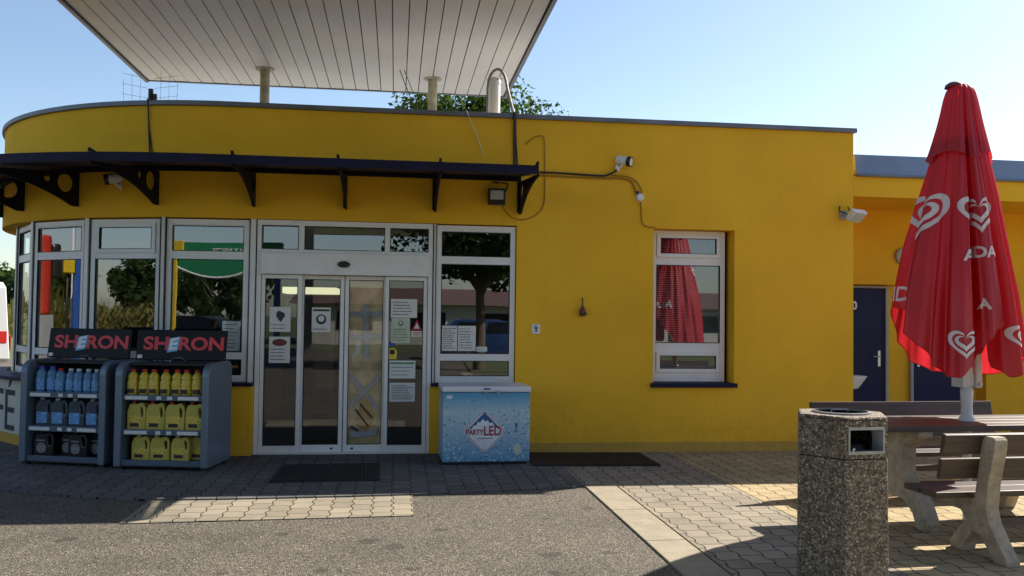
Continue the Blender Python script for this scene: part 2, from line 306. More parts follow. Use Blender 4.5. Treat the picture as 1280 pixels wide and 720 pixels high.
def mat_freezer():
    m, t, b = nt('freezer_print'); co = objco(t)
    sp = N(t, 'ShaderNodeSeparateXYZ'); L(t, co, sp.inputs[0])
    mr = N(t, 'ShaderNodeMapRange'); L(t, sp.outputs['Z'], mr.inputs['Value']); mr.inputs['From Max'].default_value = 0.78
    r = ramp(t, mr.outputs[0], [(0.0, (0.10, 0.30, 0.50)), (0.4, (0.30, 0.48, 0.62)), (0.72, (0.42, 0.60, 0.70)), (0.92, (0.10, 0.36, 0.58)), (1.0, (0.07, 0.30, 0.52))])
    v = N(t, 'ShaderNodeTexVoronoi', Scale=38.0); L(t, co, v.inputs['Vector'])
    s = N(t, 'ShaderNodeSeparateColor'); L(t, v.outputs['Color'], s.inputs[0])
    # bubbles get denser and darker towards the bottom edge of the printed picture
    sub = N(t, 'ShaderNodeMath', operation='SUBTRACT'); L(t, s.outputs[0], sub.inputs[0]); L(t, mr.outputs[0], sub.inputs[1])
    gt = N(t, 'ShaderNodeMapRange'); L(t, sub.outputs[0], gt.inputs['Value']); gt.inputs['From Min'].default_value = -0.12; gt.inputs['From Max'].default_value = 0.15
    dd = ramp(t, v.outputs['Distance'], [(0.22, (1, 1, 1)), (0.5, (0, 0, 0))])
    mm = N(t, 'ShaderNodeMath', operation='MULTIPLY'); L(t, gt.outputs[0], mm.inputs[0]); L(t, dd.outputs[0], mm.inputs[1])
    bc = ramp(t, s.outputs[1], [(0.0, (0.02, 0.14, 0.30)), (0.5, (0.10, 0.34, 0.52)), (0.8, (0.60, 0.72, 0.80))])
    mx = N(t, 'ShaderNodeMix', data_type='RGBA'); L(t, mm.outputs[0], mx.inputs['Factor']); L(t, r.outputs[0], mx.inputs[6]); L(t, bc.outputs[0], mx.inputs[7])
    L(t, mx.outputs[2], b.inputs['Base Color']); b.inputs['Roughness'].default_value = 0.3; return m
M['freezer'] = mat_freezer()

# ------------------------------------------------------------------ mesh helpers
class MB:
    def __init__(s, mat=None): s.bm = bmesh.new(); s.m = mat or Matrix()
    def v(s, p): return s.bm.verts.new(s.m @ Vector(p))
    def face(s, vs):
        try: return s.bm.faces.new(vs)
        except ValueError: return None
    def box(s, x0, x1, y0, y1, z0, z1, m=None):
        ps = [(x, y, z) for z in (z0, z1) for y in (y0, y1) for x in (x0, x1)]
        vs = [s.v((m @ Vector(p)) if m else p) for p in ps]
        for f in ((0, 2, 3, 1), (4, 5, 7, 6), (0, 1, 5, 4), (2, 6, 7, 3), (0, 4, 6, 2), (1, 3, 7, 5)): s.face([vs[i] for i in f])
        return s
    def prism(s, poly, d0, d1, fn):
        # poly of 2D points, fn(a, b, d) -> 3D
        A = [s.v(fn(a, b, d0)) for a, b in poly]; B = [s.v(fn(a, b, d1)) for a, b in poly]
        n = len(poly)
        s.face(A[::-1]); s.face(B)
        for i in range(n): s.face([A[i], A[(i+1) % n], B[(i+1) % n], B[i]])
        return s
    def strip(s, quads):  # list of cross-sections (closed rings), ends capped
        rings = [[s.v(p) for p in q] for q in quads]; k = len(rings[0])
        for a, b in zip(rings, rings[1:]):
            for i in range(k): s.face([a[i], a[(i+1) % k], b[(i+1) % k], b[i]])
        s.face(rings[0][::-1]); s.face(rings[-1]); return s
    def tube(s, pts, r, k=8):
        pts = [Vector(p) for p in pts]; rings = []
        up = None
        for i, p in enumerate(pts):
            d = (pts[min(i+1, len(pts)-1)] - pts[max(i-1, 0)]).normalized()
            if up is None:
                up = Vector((0, 0, 1)) if abs(d.z) < 0.9 else Vector((1, 0, 0))
            a = d.cross(up); a = a.normalized() if a.length > 1e-6 else Vector((1, 0, 0)); b2 = a.cross(d).normalized(); up = b2
            rr = r[i] if isinstance(r, (list, tuple)) else r
            rings.append([tuple(p + a*rr*math.cos(2*PI*j/k) + b2*rr*math.sin(2*PI*j/k)) for j in range(k)])
        return s.strip(rings)
    def lathe(s, prof, k=20, c=(0, 0, 0), axis='z'):
        rings = []
        for r, h in prof:
            ring = []
            for j in range(k):
                a = 2*PI*j/k; x, y = r*math.cos(a), r*math.sin(a)
                p = (x, y, h) if axis == 'z' else ((x, h, y) if axis == 'y' else (h, x, y))
                ring.append((p[0]+c[0], p[1]+c[1], p[2]+c[2]))
            rings.append(ring)
        return s.strip(rings)
    def build(s, name, mat, parent=None, bevel=0.0, smooth=False, segs=2, angle=40):
        bmesh.ops.recalc_face_normals(s.bm, faces=s.bm.faces[:])
        me = bpy.data.meshes.new(name); s.bm.to_mesh(me); s.bm.free()
        me.materials.append(M[mat] if isinstance(mat, str) else mat)
        o = bpy.data.objects.new(name, me); COL.objects.link(o)
        if parent is not None: o.parent = parent
        if smooth:
            for p in me.polygons: p.use_smooth = True
            me.set_sharp_from_angle(angle=R(angle))
        if bevel:
            b = o.modifiers.new('edge', 'BEVEL'); b.width = bevel; b.segments = segs; b.limit_method = 'ANGLE'; b.angle_limit = R(40); b.harden_normals = False
        return o

def tag(o, label=None, cat=None, group=None, kind=None):
    if label: o['label'] = label
    if cat: o['category'] = cat
    if group: o['group'] = group
    if kind: o['kind'] = kind
    return o
def thing(name, label, cat, loc=(0, 0, 0), rz=0.0, group=None):
    o = bpy.data.objects.new(name, None); COL.objects.link(o); o.location = loc; o.rotation_euler = (0, 0, rz); o.empty_display_size = 0.2
    return tag(o, label, cat, group)
def copy_tree(o, parent=None):
    c = o.copy(); COL.objects.link(c)
    if parent is not None: c.parent = parent
    for ch in [x for x in o.children]: copy_tree(ch, c)
    return c
def copy_thing(o, label, loc, rz=None):
    c = copy_tree(o); c['label'] = label; c.location = loc
    if rz is not None: c.rotation_euler = (0, 0, rz)
    return c
def smooth_path(pts, n=6):
    pts = [Vector(p) for p in pts]; out = []
    for i in range(len(pts)-1):
        p0 = pts[max(i-1, 0)]; p1 = pts[i]; p2 = pts[i+1]; p3 = pts[min(i+2, len(pts)-1)]
        for j in range(n):
            t = j/n
            out.append(0.5*((2*p1)+(-p0+p2)*t+(2*p0-5*p1+4*p2-p3)*t*t+(-p0+3*p1-3*p2+p3)*t**3))
    out.append(pts[-1]); return out

def text_polys(body, size=1.0, bold=0.0, shear=0.0, align='CENTER'):
    cu = bpy.data.curves.new('txt', 'FONT'); cu.body = body; cu.size = size; cu.offset = bold; cu.shear = shear
    cu.align_x = align; cu.align_y = 'CENTER'; cu.resolution_u = 4
    ob = bpy.data.objects.new('txt', cu); COL.objects.link(ob)
    bpy.context.view_layer.update()
    dg = bpy.context.evaluated_depsgraph_get(); ev = ob.evaluated_get(dg); me = ev.to_mesh()
    vs = [(v.co.x, v.co.y) for v in me.vertices]; fs = [tuple(p.vertices) for p in me.polygons]
    ev.to_mesh_clear(); bpy.data.objects.remove(ob); bpy.data.curves.remove(cu)
    return vs, fs
def add_flat(mb, vs, fs, fn):
    V = [mb.v(fn(a, b)) for a, b in vs]
    for f in fs: mb.face([V[i] for i in f])
def text_on(name, body, size, mat, parent, fn, bold=0.0, shear=0.0, sx=1.0, align='CENTER', th=0.003):
    vs, fs = text_polys(body, size, bold, shear, align)
    mb = MB(); add_flat(mb, [(a*sx, b) for a, b in vs], fs, fn)
    return mb.build(name, mat, parent)

# ------------------------------------------------------------------ measures
YW = 10.13                 # face of the flat shop wall
CX, CY, RAD = -1.9, 13.63, 3.5
def arc(r, deg, z):        # deg from the wall normal, growing to the left
    a = R(deg); return (CX - r*math.sin(a), CY - r*math.cos(a), z)

# ------------------------------------------------------------------ ground
def sheet(name, poly, z, mat, thick=0.0):
    mb = MB()
    if thick: mb.prism(poly, z-thick, z, lambda a, b, d: (a, b, d))
    else: mb.face([mb.v((a, b, z)) for a, b in poly])
    o = mb.build(name, mat); return tag(o, kind='structure')
sheet('ground', [(-400, -400), (400, -400), (400, 400), (-400, 400)], -0.02, 'grass')
sheet('asphalt', [(-18, -16), (14, -16), (14, 30), (-18, 30)], 0.0, 'asphalt')
kl = smooth_path([(-9.0, 13.5, 0), (-6.2, 10.6, 0), (-4.6, 9.05, 0), (-3.45, 8.38, 0), (-2.96, 8.14, 0), (-2.15, 7.86, 0), (-1.29, 7.82, 0), (0.17, 7.90, 0), (0.85, 8.0, 0), (1.4, 8.1, 0), (1.78, 8.14, 0)], 6)
walk = [(p.x, p.y) for p in kl] + [(1.78, 8.5), (1.78, 10.2), (-2, 10.2), (-3.4, 10.6), (-4.6, 11.6), (-5.3, 13.6), (-9.0, 14.5)]
sheet('pavement', walk, 0.016, 'pavedark', 0.03)
sheet('pavement_ramp', [(-2.03, 6.97), (0.17, 7.07), (0.175, 7.885), (-0.6, 7.835), (-1.29, 7.805), (-2.02, 7.83)], 0.008, 'pavegrey', 0.02)
mb = MB()
y = 8.13
while y > -3:
    mb.box(1.79, 2.085, y-0.993, y, -0.1, 0.014); y -= 1.0
tag(mb.build('kerb', 'kerb', bevel=0.006), kind='structure')
sheet('lawn', [(2.6, -16), (14, -16), (14, -4.2), (2.1, -4.2)], 0.03, 'grass', 0.05)
sheet('terrace', [(2.10, -3), (3.195, -3), (3.195, 10.2), (1.785, 10.2), (1.785, 8.14), (2.10, 8.14)], 0.012, 'pavegrey', 0.03)
sheet('terrace_ochre', [(3.205, -3), (14, -3), (14, 11.8), (5.5, 11.8), (5.5, 10.2), (3.205, 10.2)], 0.012, 'paveochre', 0.03)
mb = MB(); pts = [(p.x, p.y) for p in kl[:-2]]
for (a, b), (c, d) in zip(pts, pts[1:]):
    n = Vector((d-b, -(c-a), 0)).normalized()*0.05
    ps = [(a, b), (c, d), (c-n.x*-1, d-n.y*-1), (a+n.x, b+n.y)]
    mb.prism([(a+n.x*0.02, b+n.y*0.02), (c+n.x*0.02, d+n.y*0.02), (c+n.x, d+n.y), (a+n.x, b+n.y)], -0.02, 0.020, lambda p, q, e: (p, q, e))
tag(mb.build('kerb_edge', 'pavedark'), kind='structure')

# ------------------------------------------------------------------ building
bld = thing('cafe_building', 'yellow single-storey cafe and shop building with rounded glazed corner', 'building')
T = 0.25
w = MB()
def wall_box(x0, x1, z0, z1, y0=YW, y1=YW+T): w.box(x0, x1, y0, y1, z0, z1)
# flat wall with the hole for the window on the right
WX0, WX1, WZ0, WZ1 = 3.03, 4.03, 0.79, 2.66
wall_box(1.385, WX0, 0.13, 3.9); wall_box(WX1, 5.55, 0.13, 3.9); wall_box(WX0, WX1, 0.13, WZ0); wall_box(WX0, WX1, WZ1, 3.9)
wall_box(CX, 1.385, 2.65, 3.9)
# curved band above the glazing
def arc_band(mb, r0, r1, z0, z1, d0, d1, n=40):
    q = []
    for i in range(n+1):
        d = d0+(d1-d0)*i/n
        q.append([arc(r1, d, z0), arc(r0, d, z0), arc(r0, d, z1), arc(r1, d, z1)])
    mb.strip(q)
arc_band(w, RAD-T, RAD, 2.65, 3.9, 0.0, 90)
arc_band(w, 3.0, 3.2, 0.13, 2.649, 75, 90, 6)
w.box(-5.1, -4.9, CY, 16.95, 0.13, 2.649); w.box(-5.4, -5.15, CY, 17.2, 2.65, 3.9); w.box(-5.15, 5.3, 16.95, 17.2, 0.13, 3.9); w.box(5.3, 5.55, YW+T, 17.2, 0.13, 3.9)
w.build('wall', 'yellow', bld)
lw = MB(); arc_band(lw, 3.25, 3.58, 0.13, 0.775, 26.0, 78)
lw.build('low_wall', 'cream', bld)
for bx in ((0.40, 1.385, YW, YW+T, 0.0, 0.78), (-1.84, -1.56, YW-0.06, YW+T, 0.0, 0.78)):
    lw = MB(); lw.box(*bx); lw.build('low_wall', 'yellow', bld)
lw = MB(); arc_band(lw, 3.25, 3.575, 0.0, 0.775, 1.2, 26.0, 16); lw.build('low_wall', 'yellow', bld)
pl = MB(); arc_band(pl, 3.25, 3.60, 0.0, 0.13, 26.0, 90)
pl.build('plinth', 'plinth', bld); pl = MB(); pl.box(1.385, 5.555, YW-0.012, YW+T, 0, 0.13); pl.build('plinth', 'plinth', bld)
rf = MB()
poly = [arc(RAD-0.2, d, 0)[:2] for d in range(0, 91, 6)] + [(-5.2, 17.0), (5.4, 17.0), (5.4, YW+0.2)]
rf.prism(poly, 3.45, 3.6, lambda a, b, d: (a, b, d)); roof = rf.build('roof', 'greyplastic', bld)
cp = MB(); arc_band(cp, RAD-T-0.02, RAD+0.035, 3.9, 3.955, 0, 90)
cp.box(CX, 5.585, YW-0.035, YW+T, 3.9, 3.955); cp.box(5.3, 5.585, YW+T, 17.2, 3.9, 3.955)
cp.build('coping', 'flash', roof, bevel=0.006)
dm = MB(); dm.lathe([(0.30, 3.6), (0.30, 3.9), (0.28, 4.02), (0.2, 4.10), (0.1, 4.14), (0.001, 4.15)], 20, (2.9, 13.2, 0)); dm.build('skylight', 'flash', roof, smooth=True)
# café lettering on the cream low wall
def on_low(a, b, deg, rr=3.586):
    d = deg - math.degrees(a/rr); return arc(rr, d, b)
text_on('lettering', 'CAFÉ', 0.50, 'ink', bld, lambda a, b: on_low(a, b*1.40+0.375, 44.8), bold=0.0, sx=1.40, align='RIGHT')
# room inside
rm = MB()
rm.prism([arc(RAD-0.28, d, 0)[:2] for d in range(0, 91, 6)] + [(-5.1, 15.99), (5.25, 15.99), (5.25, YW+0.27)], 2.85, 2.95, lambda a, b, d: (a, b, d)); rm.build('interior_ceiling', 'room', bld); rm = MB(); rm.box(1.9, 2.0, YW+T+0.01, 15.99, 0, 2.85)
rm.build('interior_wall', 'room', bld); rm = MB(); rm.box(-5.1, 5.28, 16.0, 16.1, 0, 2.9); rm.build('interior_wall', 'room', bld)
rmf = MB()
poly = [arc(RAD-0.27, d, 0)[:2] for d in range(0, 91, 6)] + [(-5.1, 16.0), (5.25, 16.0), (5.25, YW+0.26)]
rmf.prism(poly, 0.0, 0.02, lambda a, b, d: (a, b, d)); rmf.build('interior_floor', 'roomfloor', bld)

def frame_rect(mb, u0, u1, z0, z1, t, y0, y1, tb=None):
    tb = tb or t
    mb.box(u0, u0+t, y0, y1, z0, z1); mb.box(u1-t, u1, y0, y1, z0, z1)
    mb.box(u0+t, u1-t, y0, y1, z0, z0+tb); mb.box(u0+t, u1-t, y0, y1, z1-t, z1)
def window(p0, p1, z0, z1, panes, sash=(), label=None, parent=bld):
    """p0->p1 from left to right seen from outside; y local grows inwards"""
    p0 = Vector((p0[0], p0[1], 0)); p1 = Vector((p1[0], p1[1], 0)); u = (p1-p0); wd = u.length; u.normalize()
    m = Matrix(((u.x, -u.y, 0, p0.x), (u.y, u.x, 0, p0.y), (0, 0, 1, 0), (0, 0, 0, 1)))
    fr = MB(m); t = 0.062
    frame_rect(fr, 0, wd, z0, z1, t, 0.0, 0.07)
    bars = sorted(panes)
    for (a0, a1), (b0, b1) in zip(bars, bars[1:]): fr.box(t, wd-t, 0.004, 0.066, a1-0.002, b0+0.002)
    lo, hi = bars[0][0], bars[-1][1]
    if lo > z0+t: fr.box(t, wd-t, 0.003, 0.066, z0+t, lo)
    if hi < z1-t: fr.box(t, wd-t, 0.003, 0.066, hi, z1-t)
    f = fr.build('window', 'pvc', parent, bevel=0.004)
    if label: f['label'] = label
    for i, (a, b) in enumerate(bars):
        pn = MB(m); g = 0.05 if i in sash else 0.012
        if i in sash:
            s = MB(m); frame_rect(s, t+0.004, wd-t-0.004, a-0.03, b+0.03, 0.05, -0.014, 0.05); s.build('sash', 'pvc', f, bevel=0.004)
            k = MB(m); frame_rect(k, t+0.050, wd-t-0.050, a+0.016, b-0.016, 0.006, -0.016, 0.02); k.build('gasket', 'gasket', f)
            pn.box(t+0.05, wd-t-0.05, 0.006, 0.016, a+0.016, b-0.016)
        else:
            k = MB(m); frame_rect(k, t-0.001, wd-t+0.001, a-0.003, b+0.003, 0.007, -0.0015, 0.02); k.build('gasket', 'gasket', f)
            pn.box(t+0.002, wd-t-0.002, 0.022, 0.032, a, b)
        pn.build('pane', 'glass', f)
    return f, m, wd
STD = [(0.90, 1.07), (1.155, 2.185), (2.28, 2.56)]
RG = 3.455
def rg(d): return RG-0.11*max(0, min(1, (d-44)/15))
def arc_win(d0, d1, sash=(), label=None):
    return window(arc(rg(d0), d0, 0), arc(rg(d1), d1, 0), 0.82, 2.635, STD, sash, label)
arc_win(75.0, 60.8); W1 = arc_win(59.4, 44.9); W2 = arc_win(43.5, 28.2); W3 = arc_win(26.7, 11.9, sash=(2,))
W4 = window((-2.545, YW+0.085), (-1.64, YW+0.03), 0.82, 2.635, STD)
W6 = window((0.455, YW+0.03), (1.375, YW+0.03), 0.82, 2.635, STD)
W7 = window((3.05, YW+0.165), (3.975, YW+0.165), 0.83, 2.655, [(0.97, 1.16), (1.30, 2.235), (2.36, 2.58)], sash=(0, 2))
for d in (60.1, 44.2, 27.5):
    po = MB()
    a = Matrix.Translation(arc(rg(d)+0.012, d, 0)) @ Matrix.Rotation(-R(d), 4, 'Z')
    po.box(-0.028, 0.028, -0.01, 0.075, 0.80, 2.649, a); po.build('post', 'pvc', bld, bevel=0.004)
for bx in ((-2.60, -2.555, YW+0.06, YW+0.15, 0.80, 2.649), (-1.63, -1.565, YW+0.02, YW+0.1, 0.78, 2.649), (0.425, 0.450, YW+0.02, YW+0.1, 0.78, 2.649)):
    po = MB(); po.box(*bx); po.build('post', 'pvc', bld, bevel=0.004)
for d in (60.82, 59.45, 44.85, 43.55, 28.15, 26.8):
    a = Matrix.Translation(arc(rg(d)+0.004, d, 0)) @ Matrix.Rotation(-R(d), 4, 'Z'); po = MB(); po.box(-0.006, 0.006, -0.006, 0.05, 0.82, 2.645, a); po.build('joint_seal', 'gasket', bld)
for xx in (-2.606, -2.551, -1.634, -1.561, 0.421, 0.4525): po = MB(); po.box(xx-0.003, xx+0.003, YW+0.045 if xx < -2 else YW+0.012, YW+0.13, 0.80, 2.645); po.build('joint_seal', 'gasket', bld)
sl = MB(); arc_band(sl, 3.40, 3.68, 0.776, 0.815, 3.0, 78); sl.build('window_sill', 'navy', bld, bevel=0.006)
for bx in ((-2.05, -1.555, YW-0.10, YW+0.06, 0.781, 0.817), (0.41, 1.40, YW-0.06, YW+0.05, 0.781, 0.817), (3.0, 4.06, YW-0.05, YW+0.18, 0.775, 0.825)):
    sl = MB(); sl.box(*bx); sl.build('window_sill', 'navy', bld, bevel=0.006)

# sliding door with header and fanlights
dr = MB(); Y0 = YW+0.04
dr.box(-1.555, -1.505, Y0-0.02, Y0+0.1, 0.0, 2.645); dr.box(0.365, 0.415, Y0-0.02, Y0+0.1, 0.0, 2.645)
dr.box(-1.505, 0.365, Y0-0.02, Y0+0.1, 2.585, 2.645); dr.box(-1.505, 0.365, Y0-0.02, Y0+0.1, 2.275, 2.315)
dr.box(-1.505, 0.365, Y0-0.06, Y0+0.16, 2.035, 2.274)
dr.box(-1.10, -1.035, Y0-0.015, Y0+0.09, 2.315, 2.585); dr.box(-0.135, -0.075, Y0-0.015, Y0+0.09, 2.315, 2.585)
dr.box(-1.505, 0.365, Y0-0.03, Y0+0.16, 0.0, 0.022)
door = dr.build('sliding_door', 'pvc', bld, bevel=0.004)
for a, b in ((-1.505, -1.10), (-1.035, -0.135), (-0.075, 0.365)):
    g = MB(); g.box(a, b, Y0+0.03, Y0+0.04, 2.315, 2.585); g.build('pane', 'glass', door)
    k = MB(); frame_rect(k, a, b, 2.315, 2.585, 0.007, Y0-0.0165, Y0+0.02); k.build('gasket', 'gasket', door)
s = MB(); s.lathe([(0.001, -0.03), (0.055, -0.03), (0.07, -0.015), (0.07, 0.0)], 20, (0, 0, 0), 'y'); 
for v in s.bm.verts: v.co = Vector((v.co.x-0.59, v.co.y+Y0-0.06, v.co.z*0.55+2.155))
s.build('motion_sensor', 'black', door, smooth=True)
def leaf(x0, x1, yy, bottom=True):
    f = MB(); frame_rect(f, x0, x1, 0.025, 2.03, 0.045, yy, yy+0.04, 0.085)
    o = f.build('door_leaf', 'pvc', bld, bevel=0.004)
    k = MB(); frame_rect(k, x0+0.044, x1-0.044, 0.109, 1.986, 0.007, yy-0.0015, yy+0.02); k.build('gasket', 'gasket', o)
    g = MB(); g.box(x0+0.046, x1-0.046, yy+0.018, yy+0.026, 0.111, 1.984); g.build('pane', 'doorglass', o)
    if bottom:
        l = MB(); l.box(x1-0.13 if x0 < -1.05+0.02 else x0+0.09, x1-0.10 if x0 < -1.05+0.02 else x0+0.12, yy-0.004, yy+0.01, 0.055, 0.075); l.build('lock', 'black', o)
    return o
leaf(-1.50, -1.055, Y0, False); leaf(-1.075, -0.585, Y0+0.06); leaf(-0.575, -0.10, Y0+0.06); leaf(-0.12, 0.36, Y0, False)

# navy awning on cast brackets
AO, AI, ZI, ZO = 1.33, 0.0, 3.22, 3.06
aw = MB(); q = []
secs = [(1.42, None)] + [(CX, None)] + [(None, d) for d in range(3, 70, 3)]
for x, d in secs:
    ring = []
    for off, z in ((0.002, ZI), (AO-0.02, ZO), (AO-0.02, ZO-0.015), (AO+0.0, ZO-0.015), (AO+0.012, ZO+0.070), (AO-0.02, ZO+0.075), (0.002, ZI+0.03)):
        ring.append((x, YW-off, z) if d is None else arc(RAD+off, d, z))
    q.append(ring)
aw.strip(q); awn = aw.build('awning', 'navy', bld)
# rail of the awning at the wall
rl = MB(); q = []
for x, d in secs:
    q.append([(x, YW-o_, z) if d is None else arc(RAD+o_, d, z) for o_, z in ((0.002, ZI-0.055), (0.05, ZI-0.055), (0.05, ZI-0.004), (0.002, ZI-0.004))])
rl.strip(q); rl.build('wall_rail', 'blacksteel', awn)
def bracket_poly():
    P = [(0.0, 2.78), (0.09, 2.78)]
    # concave lower edge
    for i in range(1, 15):
        t = i/14; x = 0.09+(AO-0.13)*t; z = 2.78+ (ZO-0.045-2.78)*(1-(1-t)**2.3)
        P.append((x, z))
    P += [(AO+0.01, ZO-0.02), (AO-0.03, ZO-0.016), (0.0, ZI-0.06)]
    return P
def ring_hole(mb, cx, cz, r, fn, d0, d1): pass
def bracket(px, py, ang):
    """plate with two round holes, built as quads between outline and holes"""
    m = Matrix.Translation((px, py, 0)) @ Matrix.Rotation(ang, 4, 'Z')
    bm = bmesh.new(); outline = bracket_poly()
    def loop(ps):
        vs = [bm.verts.new((0, -a, b)) for a, b in ps]
        return [bm.edges.new((vs[i], vs[(i+1) % len(vs)])) for i in range(len(vs))]
    es = loop(outline)
    es += loop([(0.185+0.105*math.cos(2*PI*i/24), 3.03-0.0+0.105*math.sin(2*PI*i/24)) for i in range(24)])
    es += loop([(0.42+0.045*math.cos(2*PI*i/16), 3.055+0.045*math.sin(2*PI*i/16)) for i in range(16)])
    bmesh.ops.triangle_fill(bm, edges=es, use_beauty=True, use_dissolve=False)
    # drop faces inside the holes
    for f in [f for f in bm.faces]:
        c = f.calc_center_median()
        if (Vector((-c.y-0.185, c.z-3.03)).length < 0.10) or (Vector((-c.y-0.42, c.z-3.055)).length < 0.043): bm.faces.remove(f)
    r = bmesh.ops.solidify(bm, geom=bm.faces[:], thickness=0.022)
    mb = MB(); mb.bm.free(); mb.bm = bm
    mb.box(-0.022, 0.022, -0.012, -0.001, 2.80, 3.16); 
    mb.prism([(AO+0.03, ZO+0.07), (AO+0.03, ZO+0.108), (AO-0.10, ZO+0.085)], -0.012, 0.012, lambda a, c_, d: (d, -a, c_))
    for v in bm.verts: v.co = m @ v.co
    return mb.build('bracket', 'blacksteel', awn)
for x in (1.405, 0.42, -0.59, -1.60): bracket(x, YW, 0)
for d in (12.5, 29.5, 47.0, 64.0): 
    p = arc(RAD, d, 0); bracket(p[0], p[1], -R(d))

# toilets wing with the open porch
wing = thing('toilet_wing', 'lower yellow wing with open porch and two navy doors', 'building')
w = MB(); PY = 11.5
w.box(5.552, 14, YW, YW+0.22, 3.12, 3.37)                       # fascia beam
w.box(8.30, 14, PY, 17, 0.0, 3.145); w.box(5.552, 8.30, PY, 17, 2.10, 3.145); w.box(5.552, 8.30, PY+0.22, 17, 0, 2.10)
w.box(13.8, 14, YW, PY, 0, 3.12)  # unseen end wall, added to keep the sun out of the porch
w.build('wall', 'yellow', wing)
cl = MB(); cl.box(5.552, 14, YW+0.22, PY+0.3, 3.14, 3.2); cl.build('porch_ceiling', 'yellow', wing)
rf = MB(); rf.box(5.59, 14.05, YW+0.05, 17, 3.40, 3.45)
rf.prism([(YW-0.02, 3.395), (YW+0.06, 3.65), (YW+0.10, 3.65), (YW+0.10, 3.395)], 5.592, 14.05, lambda a, b, d: (d, a, b))
roofw = rf.build('roof', 'flashlight', wing)
ed = MB(); ed.box(5.588, 14.06, YW-0.045, YW+0.1, 3.365, 3.396); ed.build('gutter_edge', 'flash', roofw, bevel=0.005)
for x0, x1 in ((5.96, 6.88), (7.30, 8.17)):
    d = MB(); d.box(x0, x1, PY+0.19, PY+0.225, 0.03, 2.05); o = d.build('door', 'navydoor', wing, bevel=0.004)
    f = MB(); f.box(x0-0.04, x0, PY+0.16, PY+0.222, 0, 2.085); f.box(x1, x1+0.04, PY+0.16, PY+0.222, 0, 2.085); f.box(x0, x1, PY+0.16, PY+0.222, 2.055, 2.085); f.build('door_frame', 'greyplastic', o)
    hx = x1-0.09 if x0 < 7 else x0+0.09; sg = -1 if x0 < 7 else 1
    h = MB(); h.box(hx-0.018, hx+0.018, PY+0.180, PY+0.192, 0.95, 1.17); h.tube([(hx, PY+0.185, 1.09), (hx, PY+0.135, 1.09), (hx+sg*0.115, PY+0.135, 1.088)], 0.009, 8); h.build('handle', 'silver', o)
text_on('number', '0', 0.16, 'white', wing, lambda a, b: (6.42+a, PY+0.186, 1.80+b), bold=0.006)

# ------------------------------------------------------------------ canopy
cn = thing('forecourt_canopy', 'large flat forecourt canopy with white strip soffit above the shop roof', 'canopy', (-1.0, 0, 0))
ox = 1.0
CX0, CX1, CY0, CY1, CZ = -3.72, 1.66, -18.0, 13.5, 5.0
s = MB(); n = 28; wdt = (CX1-CX0-0.12)/n
for i in range(n):
    a = CX0+0.06+i*wdt; s.box(a+0.006+ox, a+wdt-0.006+ox, CY0+0.05, CY1-0.05, CZ+0.006*((i*7) % 3)/3, CZ+0.03)
s.build('soffit', 'soffit', cn)
s = MB(); s.box(CX0+0.05+ox, CX1-0.05+ox, CY0+0.04, CY1-0.04, CZ+0.035, CZ+0.06); s.build('soffit_backing', 'dark', cn)
s = MB(); s.box(CX0+ox, CX0+0.05+ox, CY0, CY1, CZ-0.03, CZ+0.42); s.box(CX1-0.05+ox, CX1+ox, CY0, CY1, CZ-0.03, CZ+0.42)
s.box(CX0+0.05+ox, CX1-0.05+ox, CY1-0.04, CY1, CZ-0.012, CZ+0.42); s.box(CX0+0.05+ox, CX1-0.05+ox, CY0, CY0+0.04, CZ-0.02, CZ+0.42)
s.box(CX0+0.05+ox, CX1-0.05+ox, CY0+0.04, CY1-0.04, CZ+0.38, CZ+0.42); s.build('fascia', 'flash', cn, bevel=0.008)
for x, yy in ((-1.865, 12.55), (0.475, 12.65)):
    p = MB(); p.lathe([(0.066, 3.6), (0.066, CZ)], 16, (x+ox, yy, 0)); p.lathe([(0.13, CZ-0.012), (0.13, CZ-0.002)], 16, (x+ox, yy, 0)); p.build('post', 'postpaint', cn, smooth=True)
for x, yy in ((-3.5, -16), (1.45, -16)):
    p = MB(); p.box(x-0.15+ox, x+0.15+ox, yy-0.15, yy+0.15, 0, CZ); p.build('column', 'conduit', cn)

# ------------------------------------------------------------------ wall fittings
def bullet_cam(name, label, loc, rz, tilt):
    o = thing(name, label, 'security camera', loc, rz, 'security cameras on the yellow walls')
    b = MB(); b.lathe([(0.001, 0.0), (0.045, 0.0), (0.045, 0.012), (0.03, 0.03), (0.001, 0.03)], 16, axis='y')
    for v in b.bm.verts: v.co.y = -v.co.y
    b.tube([(0, -0.02, 0), (0, -0.06, 0.02), (0, -0.085, 0.06)], 0.016, 10); b.build('mount', 'white', o, smooth=True)
    m = Matrix.Translation((0, -0.085, 0.085)) @ Matrix.Rotation(tilt, 4, 'X')
    h = MB(m); h.lathe([(0.001, 0.09), (0.045, 0.085), (0.052, 0.05), (0.052, -0.07), (0.058, -0.075), (0.056, -0.10)], 18, axis='y'); h.build('housing', 'white', o, smooth=True)
    l = MB(m); l.lathe([(0.0595, -0.055), (0.0605, -0.06), (0.0605, -0.102), (0.050, -0.103), (0.050, -0.09)], 18, axis='y'); l.build('hood', 'black', o, smooth=True)
    l = MB(m); l.lathe([(0.001, -0.088), (0.046, -0.088), (0.046, -0.094), (0.001, -0.094)], 18, axis='y'); l.build('lens', 'lens', o)
    return o
bullet_cam('security_camera', 'white bullet camera on the plain wall at the end of its cable run', (2.57, YW, 3.36), R(52), R(12))
p = arc(RAD, 19.5, 2.98); c = bullet_cam('security_camera', 'white bullet camera pointing left under the awning between two brackets', (p[0], p[1], 2.99), R(-75), R(10))

